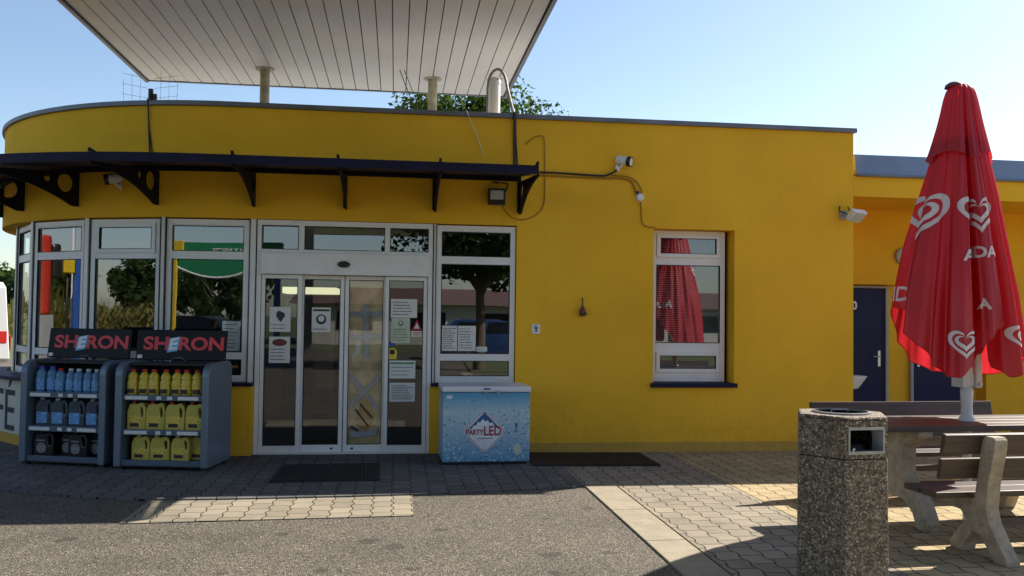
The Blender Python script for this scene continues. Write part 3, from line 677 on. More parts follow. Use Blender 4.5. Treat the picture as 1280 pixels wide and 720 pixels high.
jb = thing('junction_box', 'small round white junction box where the wall cable turns down', 'junction box', (2.85, YW, 3.02))
b = MB(); b.lathe([(0.001, -0.05), (0.035, -0.048), (0.05, -0.03), (0.052, 0)], 18, axis='y'); b.build('cover', 'white', jb, smooth=True)
b = MB(); b.box(-0.045, -0.015, -0.03, 0, 0.04, 0.075); b.build('gland', 'black', jb)

fl = thing('floodlight', 'square black floodlight on the wall under the awning end', 'floodlight', (1.13, YW, 2.96))
b = MB(); b.box(-0.10, 0.10, -0.13, -0.075, -0.09, 0.10); b.build('housing', 'black', fl, bevel=0.01)
b = MB(); b.box(-0.075, 0.075, -0.134, -0.131, -0.03, 0.075); b.build('lens', 'lampglass', fl)
b = MB(); b.box(-0.09, -0.07, -0.08, 0, -0.02, 0.02); b.box(0.07, 0.09, -0.08, 0, -0.02, 0.02); b.box(-0.09, 0.09, -0.012, -0.001, -0.03, 0.03); b.build('bracket', 'black', fl)
fl = thing('floodlight', 'white slanted floodlight on the wall corner beside the porch', 'floodlight', (5.42, YW, 2.88))
m = Matrix.Translation((0.06, -0.20, -0.02)) @ Matrix.Rotation(R(28), 4, 'Z') @ Matrix.Rotation(R(-48), 4, 'X')
b = MB(m); b.prism([(-0.13, -0.07), (0.13, -0.07), (0.105, 0.08), (-0.105, 0.08)], -0.035, 0.035, lambda a, b_, d: (a, b_, d)); b.build('housing', 'white', fl, bevel=0.008)
b = MB(m); b.box(-0.10, 0.10, -0.055, 0.065, -0.040, -0.036); b.build('lens', 'lampglass', fl)
b = MB(); b.tube([(0, 0, 0), (-0.03, -0.09, 0.0), (0.0, -0.18, -0.03)], 0.014, 8); b.box(-0.05, 0.05, -0.02, 0, -0.05, 0.05); b.build('arm', 'greyplastic', fl)
b = MB(); b.tube([(-0.06, -0.03, 0.11), (-0.08, -0.05, 0.05), (-0.02, -0.12, 0.0)], 0.009, 6); b.tube([(0.05, -0.02, 0.10), (0.03, -0.1, 0.04)], 0.008, 6); b.build('wire', 'black', fl)

pt = thing('hanging_ornament', 'small dark red pouch-shaped ornament hanging on a hook on the wall', 'ornament', (2.165, YW, 1.60))
b = MB(); b.lathe([(0.001, 0.0), (0.036, 0.006), (0.042, 0.04), (0.036, 0.075), (0.022, 0.105), (0.015, 0.125), (0.001, 0.13)], 14, (0, -0.045, 0)); b.build('body', 'pouch', pt, smooth=True)
b = MB(); b.tube([(0, 0, 0.2), (0, -0.03, 0.215), (0, -0.045, 0.19), (0, -0.045, 0.125)], 0.007, 6); b.build('hook', 'black', pt)
b = MB(); b.box(-0.042, 0.045, -0.088, -0.06, 0.025, 0.045); b.build('band', 'black', pt)

sp = thing('key_switch_plate', 'small white switch plate with key symbol beside the shop window', 'switch plate', (1.62, YW, 1.45))
b = MB(); b.box(-0.05, 0.05, -0.016, 0, -0.06, 0.055); b.build('plate', 'white', sp, bevel=0.005)
b = MB(); b.box(-0.006, 0.010, -0.019, -0.0165, -0.035, 0.012); b.box(-0.018, 0.022, -0.0192, -0.0168, 0.006, 0.02); b.build('symbol', 'ink', sp)
b = MB(); b.box(-0.02, 0.02, -0.0185, -0.0162, 0.03, 0.042); b.build('symbol', 'signblue', sp)

lp = thing('wall_lamp', 'round grey bulkhead lamp high on the porch wall', 'wall lamp', (7.03, PY, 2.50))
b = MB(); b.lathe([(0.001, -0.075), (0.06, -0.07), (0.09, -0.045), (0.09, -0.02)], 22, axis='y'); b.build('glass_cover', 'lampglass', lp, smooth=True)
b = MB(); b.lathe([(0.088, -0.05), (0.115, -0.05), (0.12, -0.02), (0.12, 0)], 22, axis='y'); b.build('rim', 'greyplastic', lp, smooth=True)

wb = thing('washbasin', 'little white hand basin on the side wall by the first navy door', 'washbasin', (5.555, 10.48, 0.80))
b = MB(); b.strip([[(0.0+(0.36-k*0.9*0.36)*0+ x*(1-t*0.35), y_*(1-t*0.3), -0.16*t+0.10) for x, y_ in ((0, -0.2), (0.22, -0.2), (0.31, -0.13), (0.33, 0), (0.31, 0.13), (0.22, 0.2), (0, 0.2))] for t, k in ((1, 0), (0.6, 0), (0.15, 0), (0, 0))]); b.build('bowl', 'white', wb, bevel=0.01, smooth=True)
b = MB(); b.tube([(0.04, 0, 0.1), (0.04, 0, 0.19), (0.13, 0, 0.19), (0.14, 0, 0.165)], 0.011, 8); b.build('tap', 'silver', wb)

def cable(label, paths, mat='cable', cat='cable'):
    b = MB()
    for pts, r in paths: b.tube(smooth_path(pts, 6), r, 7)
    return tag(b.build('cable', mat, smooth=True), label, cat)
yc = YW-0.012
cable('black cable run along the wall from the awning end up to the bullet camera', [([(1.42, yc-0.01, 3.275), (1.8, yc-0.01, 3.28), (2.3, yc-0.01, 3.265), (2.44, yc-0.01, 3.27), (2.56, yc-0.03, 3.33)], 0.012), ([(1.56, yc, 3.28), (1.56, yc, 3.25), (1.565, yc, 3.24)], 0.008)])
cable('two yellowish wall cables that curve down to the round junction box', [([(1.42, yc, 3.245), (1.9, yc, 3.24), (2.4, yc, 3.235), (2.62, yc, 3.24), (2.74, yc, 3.21), (2.79, yc, 3.12), (2.80, yc, 3.06)], 0.011), ([(2.5, yc-0.01, 3.27), (2.68, yc-0.01, 3.265), (2.80, yc-0.01, 3.21), (2.86, yc-0.01, 3.12), (2.865, yc-0.01, 3.06)], 0.008), ([(2.86, yc, 2.99), (2.87, yc, 2.85), (2.885, yc, 2.72), (2.94, yc, 2.675), (3.04, yc, 2.67)], 0.007)], 'cabley')
cable('thin yellowish cable looping from the wall down to the black floodlight', [([(1.47, yc, 3.60), (1.56, yc, 3.68), (1.64, yc, 3.71), (1.69, yc, 3.68), (1.70, yc, 3.5), (1.705, yc, 3.2), (1.70, yc, 2.92), (1.62, yc, 2.79), (1.46, yc, 2.72), (1.32, yc, 2.745), (1.22, yc, 2.85), (1.20, yc-0.04, 2.95)], 0.006)], 'cabley')
cable('short black lead above the black floodlight', [([(1.19, yc, 3.14), (1.27, yc, 3.13), (1.25, yc, 3.05), (1.21, yc-0.06, 2.98)], 0.007), ([(1.09, yc, 3.14), (1.17, yc, 3.14)], 0.008)])
cable('pair of dark cables hanging down the wall from the parapet to the awning', [([(1.325, YW-0.05, 3.97), (1.335, yc-0.03, 3.85), (1.34, yc, 3.6), (1.345, yc, 3.25)], 0.013), ([(1.345, YW-0.05, 3.96), (1.355, yc, 3.7), (1.375, yc, 3.4), (1.38, yc, 3.25)], 0.010)])
cable('stray thin white wire hanging over the parapet above the awning', [([(0.77, YW-0.045, 3.97), (0.82, YW-0.05, 3.85), (0.90, YW-0.03, 3.68), (0.955, YW-0.015, 3.52), (0.965, YW-0.012, 3.45)], 0.004)], 'paper')
cable('black aerial cable running down the curved wall below the antenna mast', [([arc(RAD+0.045, 14.4, 3.97), arc(RAD+0.03, 14.4, 3.88), arc(RAD+0.012, 14.3, 3.6), arc(RAD+0.012, 13.9, 3.25)], 0.009), ([arc(RAD+0.012, 14.2, 3.62), arc(RAD+0.012, 13.4, 3.3)], 0.006)])

vp = thing('vent_pipe', 'white vent pipe rising behind the parapet under the canopy corner', 'vent pipe', (1.165, 10.75, 3.6))
b = MB(); b.lathe([(0.075, 0), (0.075, 0.93)], 20); b.lathe([(0.082, 0.86), (0.082, 0.90)], 20); b.build('pipe', 'white', vp, smooth=True)
b = MB(); b.tube([(-0.10, -0.03, 0.90), (0.09, -0.09, 0.91)], 0.006, 6); b.tube([(-0.08, -0.07, 0.45), (0.09, -0.08, 0.46)], 0.006, 6); b.build('clamp', 'black', vp)
cd = MB(); cd.tube(smooth_path([(1.075, 10.62, 3.6), (1.07, 10.62, 4.15), (1.075, 10.62, 4.42), (1.12, 10.6, 4.56), (1.20, 10.58, 4.60), (1.265, 10.52, 4.50), (1.29, 10.4, 4.3), (1.315, 10.2, 4.06), (1.325, 10.085, 3.95)], 6), 0.017, 8)
tag(cd.build('conduit', 'conduit', smooth=True), 'grey conduit bent in a hoop beside the white vent pipe', 'conduit')

an = thing('tv_antenna', 'wire grid antenna on a short dark mast at the canopy corner', 'antenna', (-3.02, 11.2, 3.6))
b = MB(); b.tube([(0, 0, 0), (0, 0, 0.72)], 0.03, 10); b.tube([(0.05, 0, 0.45), (0.05, 0, 0.66)], 0.025, 8); b.build('mast', 'black', an)
b = MB()
for sx_ in (-1, 1):
    for k in range(6): b.tube([(sx_*0.04, 0, 0.25+k*0.12), (sx_*0.33, -0.02, 0.27+k*0.125)], 0.0022, 5)
    for k in range(3): b.tube([(sx_*(0.12+0.09*k), -0.01, 0.22), (sx_*(0.12+0.1*k), -0.02, 0.95-0.06*k)], 0.0022, 5)
b.build('grid', 'galv', an)
wr = MB(); wr.tube([(0.0, 11.9, 4.9), (0.42, 11.0, 3.6)], 0.006, 5); wr.tube([(0.06, 11.9, 4.9), (0.5, 11.0, 3.6)], 0.005, 5)
tag(wr.build('guy_wire', 'black'), 'two thin black stay wires under the canopy rear edge', 'wire')

# ------------------------------------------------------------------ notices on the glass
def notice(label, x0, x1, z0, z1, yy, paper='paper', lines=6, pic=None, head=None, ang=0.0, name='paper_notice', inset=0.012, flat=None):
    o = thing(name, label, 'notice', ((x0+x1)/2, yy, (z0+z1)/2), ang)
    w2, h2 = (x1-x0)/2, (z1-z0)/2
    b = MB(); b.box(-w2, w2, -0.0035, 0, -h2, h2); b.build('sheet', paper, o)
    k = MB(); top = h2-0.02
    if head:
        hb = MB(); hb.box(-w2+0.012, w2-0.012, -0.0052, -0.0038, top-0.022, top); hb.build('heading', head, o); top -= 0.035
    if pic:
        kind, mat, hh = pic; pm = MB()
        if kind == 'face':
            pm.lathe([(0.001, -0.0056), (hh*0.36, -0.0056), (hh*0.36, -0.0038)], 20, (0, 0, top-hh/2), 'y'); pm.build('picture', mat, o)
            q_ = MB(); q_.lathe([(0.001, -0.0075), (hh*0.22, -0.0075), (hh*0.22, -0.0058)], 16, (0, 0, top-hh*0.45), 'y'); q_.build('picture', 'paper', o)
        elif kind == 'oval':
            pm.prism([(w2*0.7*math.cos(a_*PI/10), hh*0.45*math.sin(a_*PI/10)) for a_ in range(20)], -0.0056, -0.0038, lambda a, b_, d: (a, d, b_+top-hh/2)); pm.build('picture', mat, o)
        else:
            rnd = random.Random(len(label)); pts = [(w2*0.55*(rnd.uniform(0.35, 1))*math.cos(a_*PI/9), hh*0.5*rnd.uniform(0.45, 1)*math.sin(a_*PI/9)) for a_ in range(18)]
            pm.prism(pts, -0.0056, -0.0038, lambda a, b_, d: (a, d, b_+top-hh/2)); pm.build('picture', mat, o)
        top -= hh+0.012
    rnd = random.Random(len(label)*3)
    st = (top+h2-0.02)/max(1, lines)
    for i in range(lines):
        z = top-st*(i+0.5); l = w2*rnd.uniform(0.55, 0.84)
        xx_ = -w2*0.84; hh_ = min(0.0045, st*0.2)
        while xx_ < -w2*0.84+2*l-0.006:
            ww = min(rnd.uniform(0.008, 0.028), -w2*0.84+2*l-xx_); k.box(xx_, xx_+ww, -0.0052, -0.0038, z-hh_, z+hh_*rnd.uniform(0.6, 1.2)); xx_ += ww+0.006
    if lines: k.build('writing', 'ink', o)
    else: k.bm.free()
    return o
yd = Y0+0.016; ys = Y0+0.076
notice('white poster with a dark figure, upper one on the leftmost door leaf', -1.405, -1.175, 1.385, 1.665, yd, lines=2, pic=('blob', 'ink', 0.15))
notice('white poster with an oval photo, lower one on the leftmost door leaf', -1.405, -1.175, 1.035, 1.33, yd, lines=4, pic=('oval', 'pouch', 0.09))
notice('notice with a masked face in a dark disc on the second door leaf', -0.945, -0.735, 1.385, 1.665, ys, lines=2, pic=('face', 'ink', 0.16), head='ink')
notice('wide white sheet at the top of the rightmost door leaf', -0.055, 0.245, 1.56, 1.775, yd, lines=5)
notice('pale green certificate on the rightmost door leaf', -0.045, 0.165, 1.27, 1.555, yd, 'papergreen', lines=5, pic=('face', 'ink', 0.08))
notice('white sheet with a green heading on the rightmost door leaf', -0.06, 0.235, 0.865, 1.07, yd, lines=3, head='inkgreen')
notice('lowest white sheet full of writing on the rightmost door leaf', -0.055, 0.235, 0.60, 0.815, yd, lines=9)
o = thing('warning_sticker', 'small red and white warning triangle on the rightmost door leaf', 'sticker', (0.245, yd, 1.42))
b = MB(); b.prism([(-0.055, 0.0), (0.055, 0.0), (0, 0.125)], -0.003, 0, lambda a, b_, d: (a, d, b_)); b.build('triangle', 'inkred', o)
b = MB(); b.prism([(-0.03, 0.018), (0.03, 0.018), (0, 0.085)], -0.005, -0.0032, lambda a, b_, d: (a, d, b_)); b.build('field', 'paper', o)
b = MB(); b.box(-0.06, 0.06, -0.003, 0, -0.075, -0.012); b.build('text_plate', 'paper', o)
b = MB(); b.box(-0.045, 0.045, -0.005, -0.0032, -0.035, -0.026); b.box(-0.045, 0.03, -0.005, -0.0032, -0.058, -0.049); b.build('writing', 'inkred', o)
o = thing('round_sticker', 'yellow and black round sticker low on the rightmost door leaf', 'sticker', (-0.03, yd, 1.16))
b = MB(); b.lathe([(0.001, -0.003), (0.055, -0.003), (0.055, 0)], 20, (0, 0, 0), 'y'); b.box(-0.05, 0.05, -0.0028, 0, -0.075, -0.03); b.build('disc', 'yelsticker', o)
b = MB(); b.lathe([(0.001, -0.005), (0.03, -0.005), (0.03, -0.0032)], 20, (0, 0, 0.006), 'y'); b.build('symbol', 'black', o)
o = thing('blue_sticker', 'small blue sticker above the yellow round sticker on the door', 'sticker', (-0.05, yd, 1.255))
b = MB(); b.box(-0.03, 0.05, -0.003, 0, -0.02, 0.025); b.build('sheet', 'pumpblue', o)
yw = YW+0.05
notice('left white price sheet inside the window beside the freezer', 0.535, 0.71, 1.185, 1.475, yw, lines=10, name='paper_notice')
notice('right white price sheet inside the window beside the freezer', 0.72, 0.925, 1.185, 1.475, yw, lines=8)
notice('small white slip next to the price sheets beside the freezer', 0.935, 1.06, 1.18, 1.235, yw, lines=1)
notice('white opening notice in the window above the grey rack side', -1.92, -1.725, 1.165, 1.50, YW+0.07, lines=7)
o = thing('dark_window_sign', 'dark strip sign with pale lettering in the low pane behind the racks', 'sign', (-1.86, YW+0.072, 0.99))
b = MB(); b.box(-0.16, 0.16, -0.004, 0, -0.07, 0.07); b.build('sheet', 'black', o)
b = MB(); b.box(-0.12, 0.12, -0.006, -0.0042, -0.012, 0.014); b.build('writing', 'orangebox', o)
# taped brown paper behind the third door leaf
o = thing('brown_paper_cover', 'crumpled brown paper covering the broken glass of the third door leaf', 'paper cover', (-0.3375, Y0+0.10, 0.11))
b = MB(); nx, nz = 14, 50
g = [[b.v((-0.192+0.384*i/nx, -0.006*noise.noise(Vector((i*0.5, j*0.4, 3)))-0.004*math.sin(i*1.3+j*0.7), 1.87*j/nz)) for i in range(nx+1)] for j in range(nz+1)]
for j in range(nz):
    for i in range(nx): b.face([g[j][i], g[j][i+1], g[j+1][i+1], g[j+1][i]])
pc = b.build('sheet', 'paperbrown', o)
def tape_strip(x0, z0, x1, z1, wd=0.05, mat='tape', off=0.0):
    d = Vector((x1-x0, 0, z1-z0)); n = Vector((-d.z, 0, d.x)).normalized()*wd/2
    b = MB(); y_ = -0.014-off
    b.prism([(x0+n.x, z0+n.z), (x1+n.x, z1+n.z), (x1-n.x, z1-n.z), (x0-n.x, z0-n.z)], y_-0.0012, y_, lambda a, c_, e: (a, e, c_)); b.build('tape', mat, o)
tape_strip(-0.19, 1.48, 0.19, 1.49, 0.055); tape_strip(-0.19, 1.22, 0.19, 1.23, 0.06, off=0.0015); tape_strip(0.0, 1.60, 0.01, 0.98, 0.06, off=0.003)
tape_strip(-0.18, 0.80, 0.16, 0.40, 0.05, off=0.0045); tape_strip(-0.17, 0.42, 0.17, 0.78, 0.05, off=0.006)
tape_strip(-0.16, 0.10, 0.15, 0.14, 0.06, off=0.0075); tape_strip(-0.05, 0.46, 0.09, 0.30, 0.02, 'black', off=0.009); tape_strip(-0.10, 0.40, 0.05, 0.20, 0.018, 'black', off=0.009); tape_strip(-0.15, 0.2, -0.06, 0.15, 0.03, 'black', off=0.0105)
b = MB(); b.prism([(-0.09, 0.22), (0.03, 0.14), (0.12, 0.32), (0.06, 0.50), (-0.03, 0.55)], -0.0135, -0.012, lambda a, c_, e: (a, e, c_)); b.build('patch', 'orangepaper', o)
b = MB(); b.prism([(-0.17, 0.98), (-0.05, 1.04), (-0.055, 1.20), (-0.10, 1.17), (-0.12, 1.05)], -0.0135, -0.012, lambda a, c_, e: (a, e, c_)); b.build('torn_flap', 'paper', o)

# ------------------------------------------------------------------ things inside
o = thing('drinks_cooler', 'tall drinks cooler with a lit header seen through the left door glass', 'cooler', (-1.27, 13.4, 0.02))
b = MB(); b.box(-0.40, 0.40, 0, 0.7, 0, 1.85); b.build('cabinet', 'black', o, bevel=0.01)
b = MB(); b.box(-0.36, 0.36, -0.02, -0.001, 0.1, 1.78); b.build('glass_door', 'carglass', o)
b = MB(); b.box(-0.40, 0.40, -0.03, 0.6, 1.872, 1.965); b.build('header', 'tube', o, bevel=0.01)
o = thing('shop_counter', 'dark shop counter standing inside behind the curved windows', 'counter', (-3.2, 12.9, 0.02), R(-25))
b = MB(); b.box(-0.9, 0.9, -0.3, 0.3, 0, 1.0); b.build('cabinet', 'room', o); b = MB(); b.box(-0.95, 0.95, -0.35, 0.35, 1.002, 1.04); b.build('worktop', 'greyplastic', o, bevel=0.006)
o = thing('card_box', 'orange cardboard display box on the sill inside the curved window', 'box', arc(3.2, 34.5, 1.26), R(-34))
b = MB(); b.box(-0.19, 0.19, -0.07, 0.07, -0.44, 0.10); b.build('box', 'orangebox', o); b = MB(); b.box(-0.14, 0.14, -0.075, -0.071, 0.0, 0.06); b.build('label_strip', 'paper', o)
o = thing('venetian_blind', 'half lowered horizontal slat blind behind the right-hand window', 'blind', (3.51, YW+0.30, 0))
b = MB()
for i in range(78):
    z = 0.88+i*0.0225; b.box(-0.42, 0.42, -0.010, 0.010, z, z+0.0012, Matrix.Translation((0, 0, z)) @ Matrix.Rotation(R(28), 4, 'X') @ Matrix.Translation((0, 0, -z)))
b.build('slats', 'cloudy', o)
b = MB(); b.box(-0.43, 0.43, -0.02, 0.02, 2.63, 2.66); b.build('head_rail', 'white', o)

# ------------------------------------------------------------------ mats
def mat_(label, quad, rib):
    o = thing('door_mat', label, 'door mat', (quad[0][0], quad[0][1], 0.016))
    q = [(a-quad[0][0], b-quad[0][1]) for a, b in quad]
    b = MB(); b.prism(q, 0.0, 0.010, lambda a, c, d: (a, c, d)); b.build('base', 'rubber', o, bevel=0.003)
    b = MB(); P = [Vector((a, c, 0)) for a, c in q]
    for i in range(rib):
        t = (i+0.5)/rib; a = P[0].lerp(P[1], t); d = P[3].lerp(P[2], t); e = (P[1]-P[0])*(0.3/rib)
        dn = (d-a)*0.03
        b.prism([(a.x-e.x+dn.x, a.y-e.y+dn.y), (a.x+e.x+dn.x, a.y+e.y+dn.y), (d.x+e.x-dn.x, d.y+e.y-dn.y), (d.x-e.x-dn.x, d.y-e.y-dn.y)], 0.011, 0.016, lambda p_, q_, r_: (p_, q_, r_))
    b.build('ribs', 'rubber', o); return o
mat_('black ribbed rubber mat on the pavers in front of the sliding door', [(-1.14, 8.46), (-0.12, 8.50), (-0.14, 9.46), (-1.13, 9.42)], 26)
mat_('plain dark mat along the wall to the right of the freezer', [(1.46, 9.22), (2.84, 9.16), (2.84, 10.02), (1.52, 10.1)], 40)

# ------------------------------------------------------------------ chest freezer
fz = thing('chest_freezer', 'blue chest freezer printed with ice cubes and a diamond badge', 'freezer', (0.51, 9.32, 0.016), R(1.5))
FW, FD = 0.935, 0.58
b = MB(); b.box(0, FW, 0, FD, 0.03, 0.765); b.build('cabinet', 'freezer', fz, bevel=0.012)
b = MB(); b.box(0.03, FW-0.03, 0.03, FD-0.03, 0.0, 0.03); b.build('foot', 'black', fz)
b = MB(); b.box(-0.008, FW+0.008, -0.012, FD, 0.768, 0.828); b.build('lid', 'frost', fz, bevel=0.014, segs=3)
b = MB(); b.box(0.43, 0.50, -0.02, -0.0125, 0.795, 0.812); b.build('badge', 'logoblue', fz)
b = MB(); b.box(0.57, 0.60, -0.03, -0.001, 0.752, 0.785); b.box(0.44, 0.465, -0.022, -0.001, 0.755, 0.775); b.build('latch', 'greyplastic', fz)
cx, cz, hh = 0.445, 0.355, 0.205
BS = 1.12
def diamond(s_): return [(-s_, 0), (0, -s_), (s_, 0), (0, s_)]
def rdiamond(s_, r_):
    P = []
    for k in range(4):
        a0 = k*PI/2; c_ = Vector((math.cos(a0), math.sin(a0)))*(s_-r_*1.414)
        for j in range(5):
            an_ = a0-PI/4+j*PI/8; P.append((c_.x+r_*math.cos(an_), c_.y+r_*math.sin(an_)))
    return P
for s_, mt, y0 in ((0.212, 'logowhite', 0.0015), (0.203, 'logored', 0.0025), (0.196, 'logowhite', 0.0035)):
    b = MB(); b.prism(rdiamond(s_, 0.05), -y0, 0.01, lambda a, c_, d: (a*BS+cx, d, c_*BS+cz)); b.build('badge', mt, fz)
b = MB(); b.prism([(0, 0.178), (0.165, 0.012), (0.12, 0.03), (0.09, 0.04), (-0.09, 0.04), (-0.12, 0.03), (-0.165, 0.012)], -0.0045, 0.01, lambda a, c_, d: (a*BS+cx, d, c_*BS+cz)); b.build('badge_top', 'logoblue', fz)
b = MB(); b.prism([(-0.13, 0.015), (-0.10, 0.06), (-0.085, 0.05), (-0.06, 0.095), (-0.045, 0.08), (-0.015, 0.12), (0.005, 0.09), (0.03, 0.105), (0.05, 0.075), (0.075, 0.085), (0.10, 0.045), (0.13, 0.015)], -0.0055, 0.01, lambda a, c_, d: (a*BS+cx, d, c_*BS+cz)); b.build('ice_peaks', 'logowhite', fz)
text_on('lettering', 'PARTY', 0.082, 'logored', fz, lambda a, c_: (a*0.74+cx-0.105, -0.007, c_+cz-0.012), bold=0.002)
text_on('lettering', 'LED', 0.14, 'logored', fz, lambda a, c_: (a*0.80+cx+0.085, -0.0072, c_+cz+0.0), bold=0.003)
b = MB(); [b.box(cx-0.075+k*0.034, cx-0.052+k*0.034, -0.0074, -0.0066, cz-0.079, cz-0.069) for k in range(5)]; b.build('small_print', 'logoblue', fz)
b = MB(); b.lathe([(0.001, -0.0022), (0.045, -0.0022), (0.045, 0.002)], 20, (0.80, 0, 0.17), 'y'); b.box(0.775, 0.825, -0.002, 0.002, 0.105, 0.14); b.build('seal_sticker', 'papergreen', fz)
b = MB(); b.box(0.775, 0.80, -0.002, 0.002, 0.40, 0.44); b.box(0.782, 0.793, -0.0022, 0.002, 0.36, 0.40); b.box(0.765, 0.78, -0.0022, 0.002, 0.345, 0.365); b.build('vertical_print', 'logoblue', fz)
b = MB(); b.box(0.04, 0.10, -0.0018, 0.002, 0.70, 0.735); b.build('corner_print', 'logowhite', fz)

# ------------------------------------------------------------------ product racks
RW, RD, RH = 0.96, 0.62, 1.07
def side_profile():
    P = [(0, 0.03), (0, RH-0.13)]
    for i in range(1, 9):
        a = PI-(PI/2)*i/8; P.append((0.15+0.15*math.cos(a), RH-0.13+0.13*math.sin(a)))
    P += [(RD-0.06, RH), (RD, RH-0.06), (RD, 0.03)]; return P
def make_rack(label, loc, rz):
    r = thing('display_rack', label, 'display rack', loc, rz, 'product racks in front of the curved windows')
    for x0, x1 in ((0, 0.072), (RW-0.072, RW)):
        b = MB(); b.prism(side_profile(), x0, x1, lambda a, c_, d: (d, a, c_)); b.build('side_panel', 'rackblue', r, bevel=0.012, segs=3)
    b = MB(); b.box(0.073, RW-0.073, RD-0.03, RD-0.005, 0.05, RH-0.03); b.box(0.073, RW-0.073, 0.14, RD-0.03, RH-0.035, RH-0.015); b.build('back_panel', 'rackdark', r)
    for z in (0.085, 0.39, 0.735):
        b = MB(); b.box(0.073, RW-0.073, 0.04, RD-0.03, z-0.02, z); b.box(0.073, RW-0.073, 0.025, 0.04, z-0.045, z+0.012); s_ = b.build('shelf', 'rackshelf', r, bevel=0.003)
        if z > 0.1:
            for a0, a1 in ((0.10, 0.33), (0.42, 0.47), (0.53, 0.58), (0.64, 0.85)): b = MB(); b.box(a0, a1, 0.020, 0.0245, z-0.036, z-0.002); b.build('price_strip', 'paper', s_)
    b = MB(); b.box(0.073, RW-0.073, 0.03, RD-0.03, 0.03, 0.06); b.box(0.02, 0.08, 0.04, 0.10, 0.0, 0.03); b.box(RW-0.08, RW-0.02, 0.04, 0.10, 0, 0.03); b.box(0.02, 0.08, RD-0.1, RD-0.04, 0.0, 0.03); b.box(RW-0.08, RW-0.02, RD-0.1, RD-0.04, 0, 0.03); b.build('base', 'rackdark', r)
    # header sign, leaning slightly back
    m = Matrix.Translation((RW/2+0.03, 0.34, RH+0.01)) @ Matrix.Rotation(R(-9), 4, 'X')
    b = MB(m); b.box(-0.475, 0.475, 0, 0.03, 0.0, 0.315); h = b.build('header_sign', 'signblack', r, bevel=0.006)
    b = MB(m); b.box(-0.11, -0.10, 0.0, 0.01, -0.05, 0.0)
    b.tube([(-0.09, -0.004, -0.012), (-0.05, -0.03, 0.02), (0.03, -0.03, 0.02), (0.07, -0.004, -0.012)], 0.005, 6); b.build('wire_stay', 'rackblue', r)
    f = lambda a, c_: m @ Vector((a, -0.003, c_+0.165))
    vs, fs = text_polys('SH', 0.19, 0.006); text_on('lettering', 'SH', 0.185, 'signred', h, lambda a, c_: f(a-0.262, c_), bold=0.006, sx=1.28)
    text_on('lettering', 'RON', 0.185, 'signred', h, lambda a, c_: f(a+0.212, c_), bold=0.006, sx=1.22)
    t_ = MB(m); t_.prism([(-0.145, 0.075), (-0.035, 0.095), (-0.015, 0.245), (-0.125, 0.225)], -0.006, -0.002, lambda a, c_, d: (a, d, c_)); t_.build('letter_tile', 'signblue', h)
    text_on('lettering', 'E', 0.165, 'white', h, lambda a, c_: m @ Vector((a*1.0-0.082+c_*0.12, -0.008, c_+a*0.16+0.16)), bold=0.006, sx=1.15)
    b = MB(m); b.box(-0.455, -0.405, -0.004, -0.001, 0.015, 0.05); b.build('price_tag', 'paper', h)
    return r
R1L, R1Z = (-3.80, 9.62, 0.016), R(-17)
R2L, R2Z = (-2.77, 9.26, 0.016), R(-11)
make_rack('left grey display rack of blue screenwash under a dark header sign', R1L, R1Z)
make_rack('right grey display rack of yellow oil jugs under a dark header sign', R2L, R2Z)
ORD = ['leftmost', 'second', 'third', 'fourth', 'fifth', 'sixth', 'seventh']
def at_rack(loc, rz, x, y_, z):
    c_, s_ = math.cos(rz), math.sin(rz); return (loc[0]+x*c_-y_*s_, loc[1]+x*s_+y_*c_, loc[2]+z)
def bottle(mat, cap, lab, r=0.05, h=0.25, lab2=None):
    o = thing('bottle', 'x', 'bottle')
    b = MB(); b.lathe([(0.001, 0), (r*0.92, 0.002), (r, 0.015), (r, h*0.56), (r*0.93, h*0.60), (r*0.99, h*0.66), (r*0.95, h*0.75), (r*0.74, h*0.83), (r*0.42, h*0.885), (r*0.40, h*0.93), (0.001, h*0.93)], 18); b.build('body', mat, o, smooth=True, angle=60)
    b = MB(); b.lathe([(0.001, h*0.90), (r*0.50, h*0.90), (r*0.50, h*1.0), (0.001, h)], 14); b.build('cap', cap, o, smooth=True)
    b = MB(); k = 12
    q = []
    for j in range(k+1):
        a = -PI/2+(j/k-0.5)*2.0; q.append([((r+d)*math.cos(a), (r+d)*math.sin(a), z) for d, z in ((0.0005, h*0.12), (0.0025, h*0.12), (0.0025, h*0.52), (0.0005, h*0.52))])
    b.strip(q); b.build('label', lab, o, smooth=True)
    if lab2:
        b = MB(); q = []
        for j in range(k+1):
            a = -PI/2+(j/k-0.5)*1.4; q.append([((r+d)*math.cos(a), (r+d)*math.sin(a), z) for d, z in ((0.003, h*0.10), (0.0045, h*0.10), (0.0045, h*0.26), (0.003, h*0.26))])
        b.strip(q); b.build('dark_label', lab2, o, smooth=True)
    return o
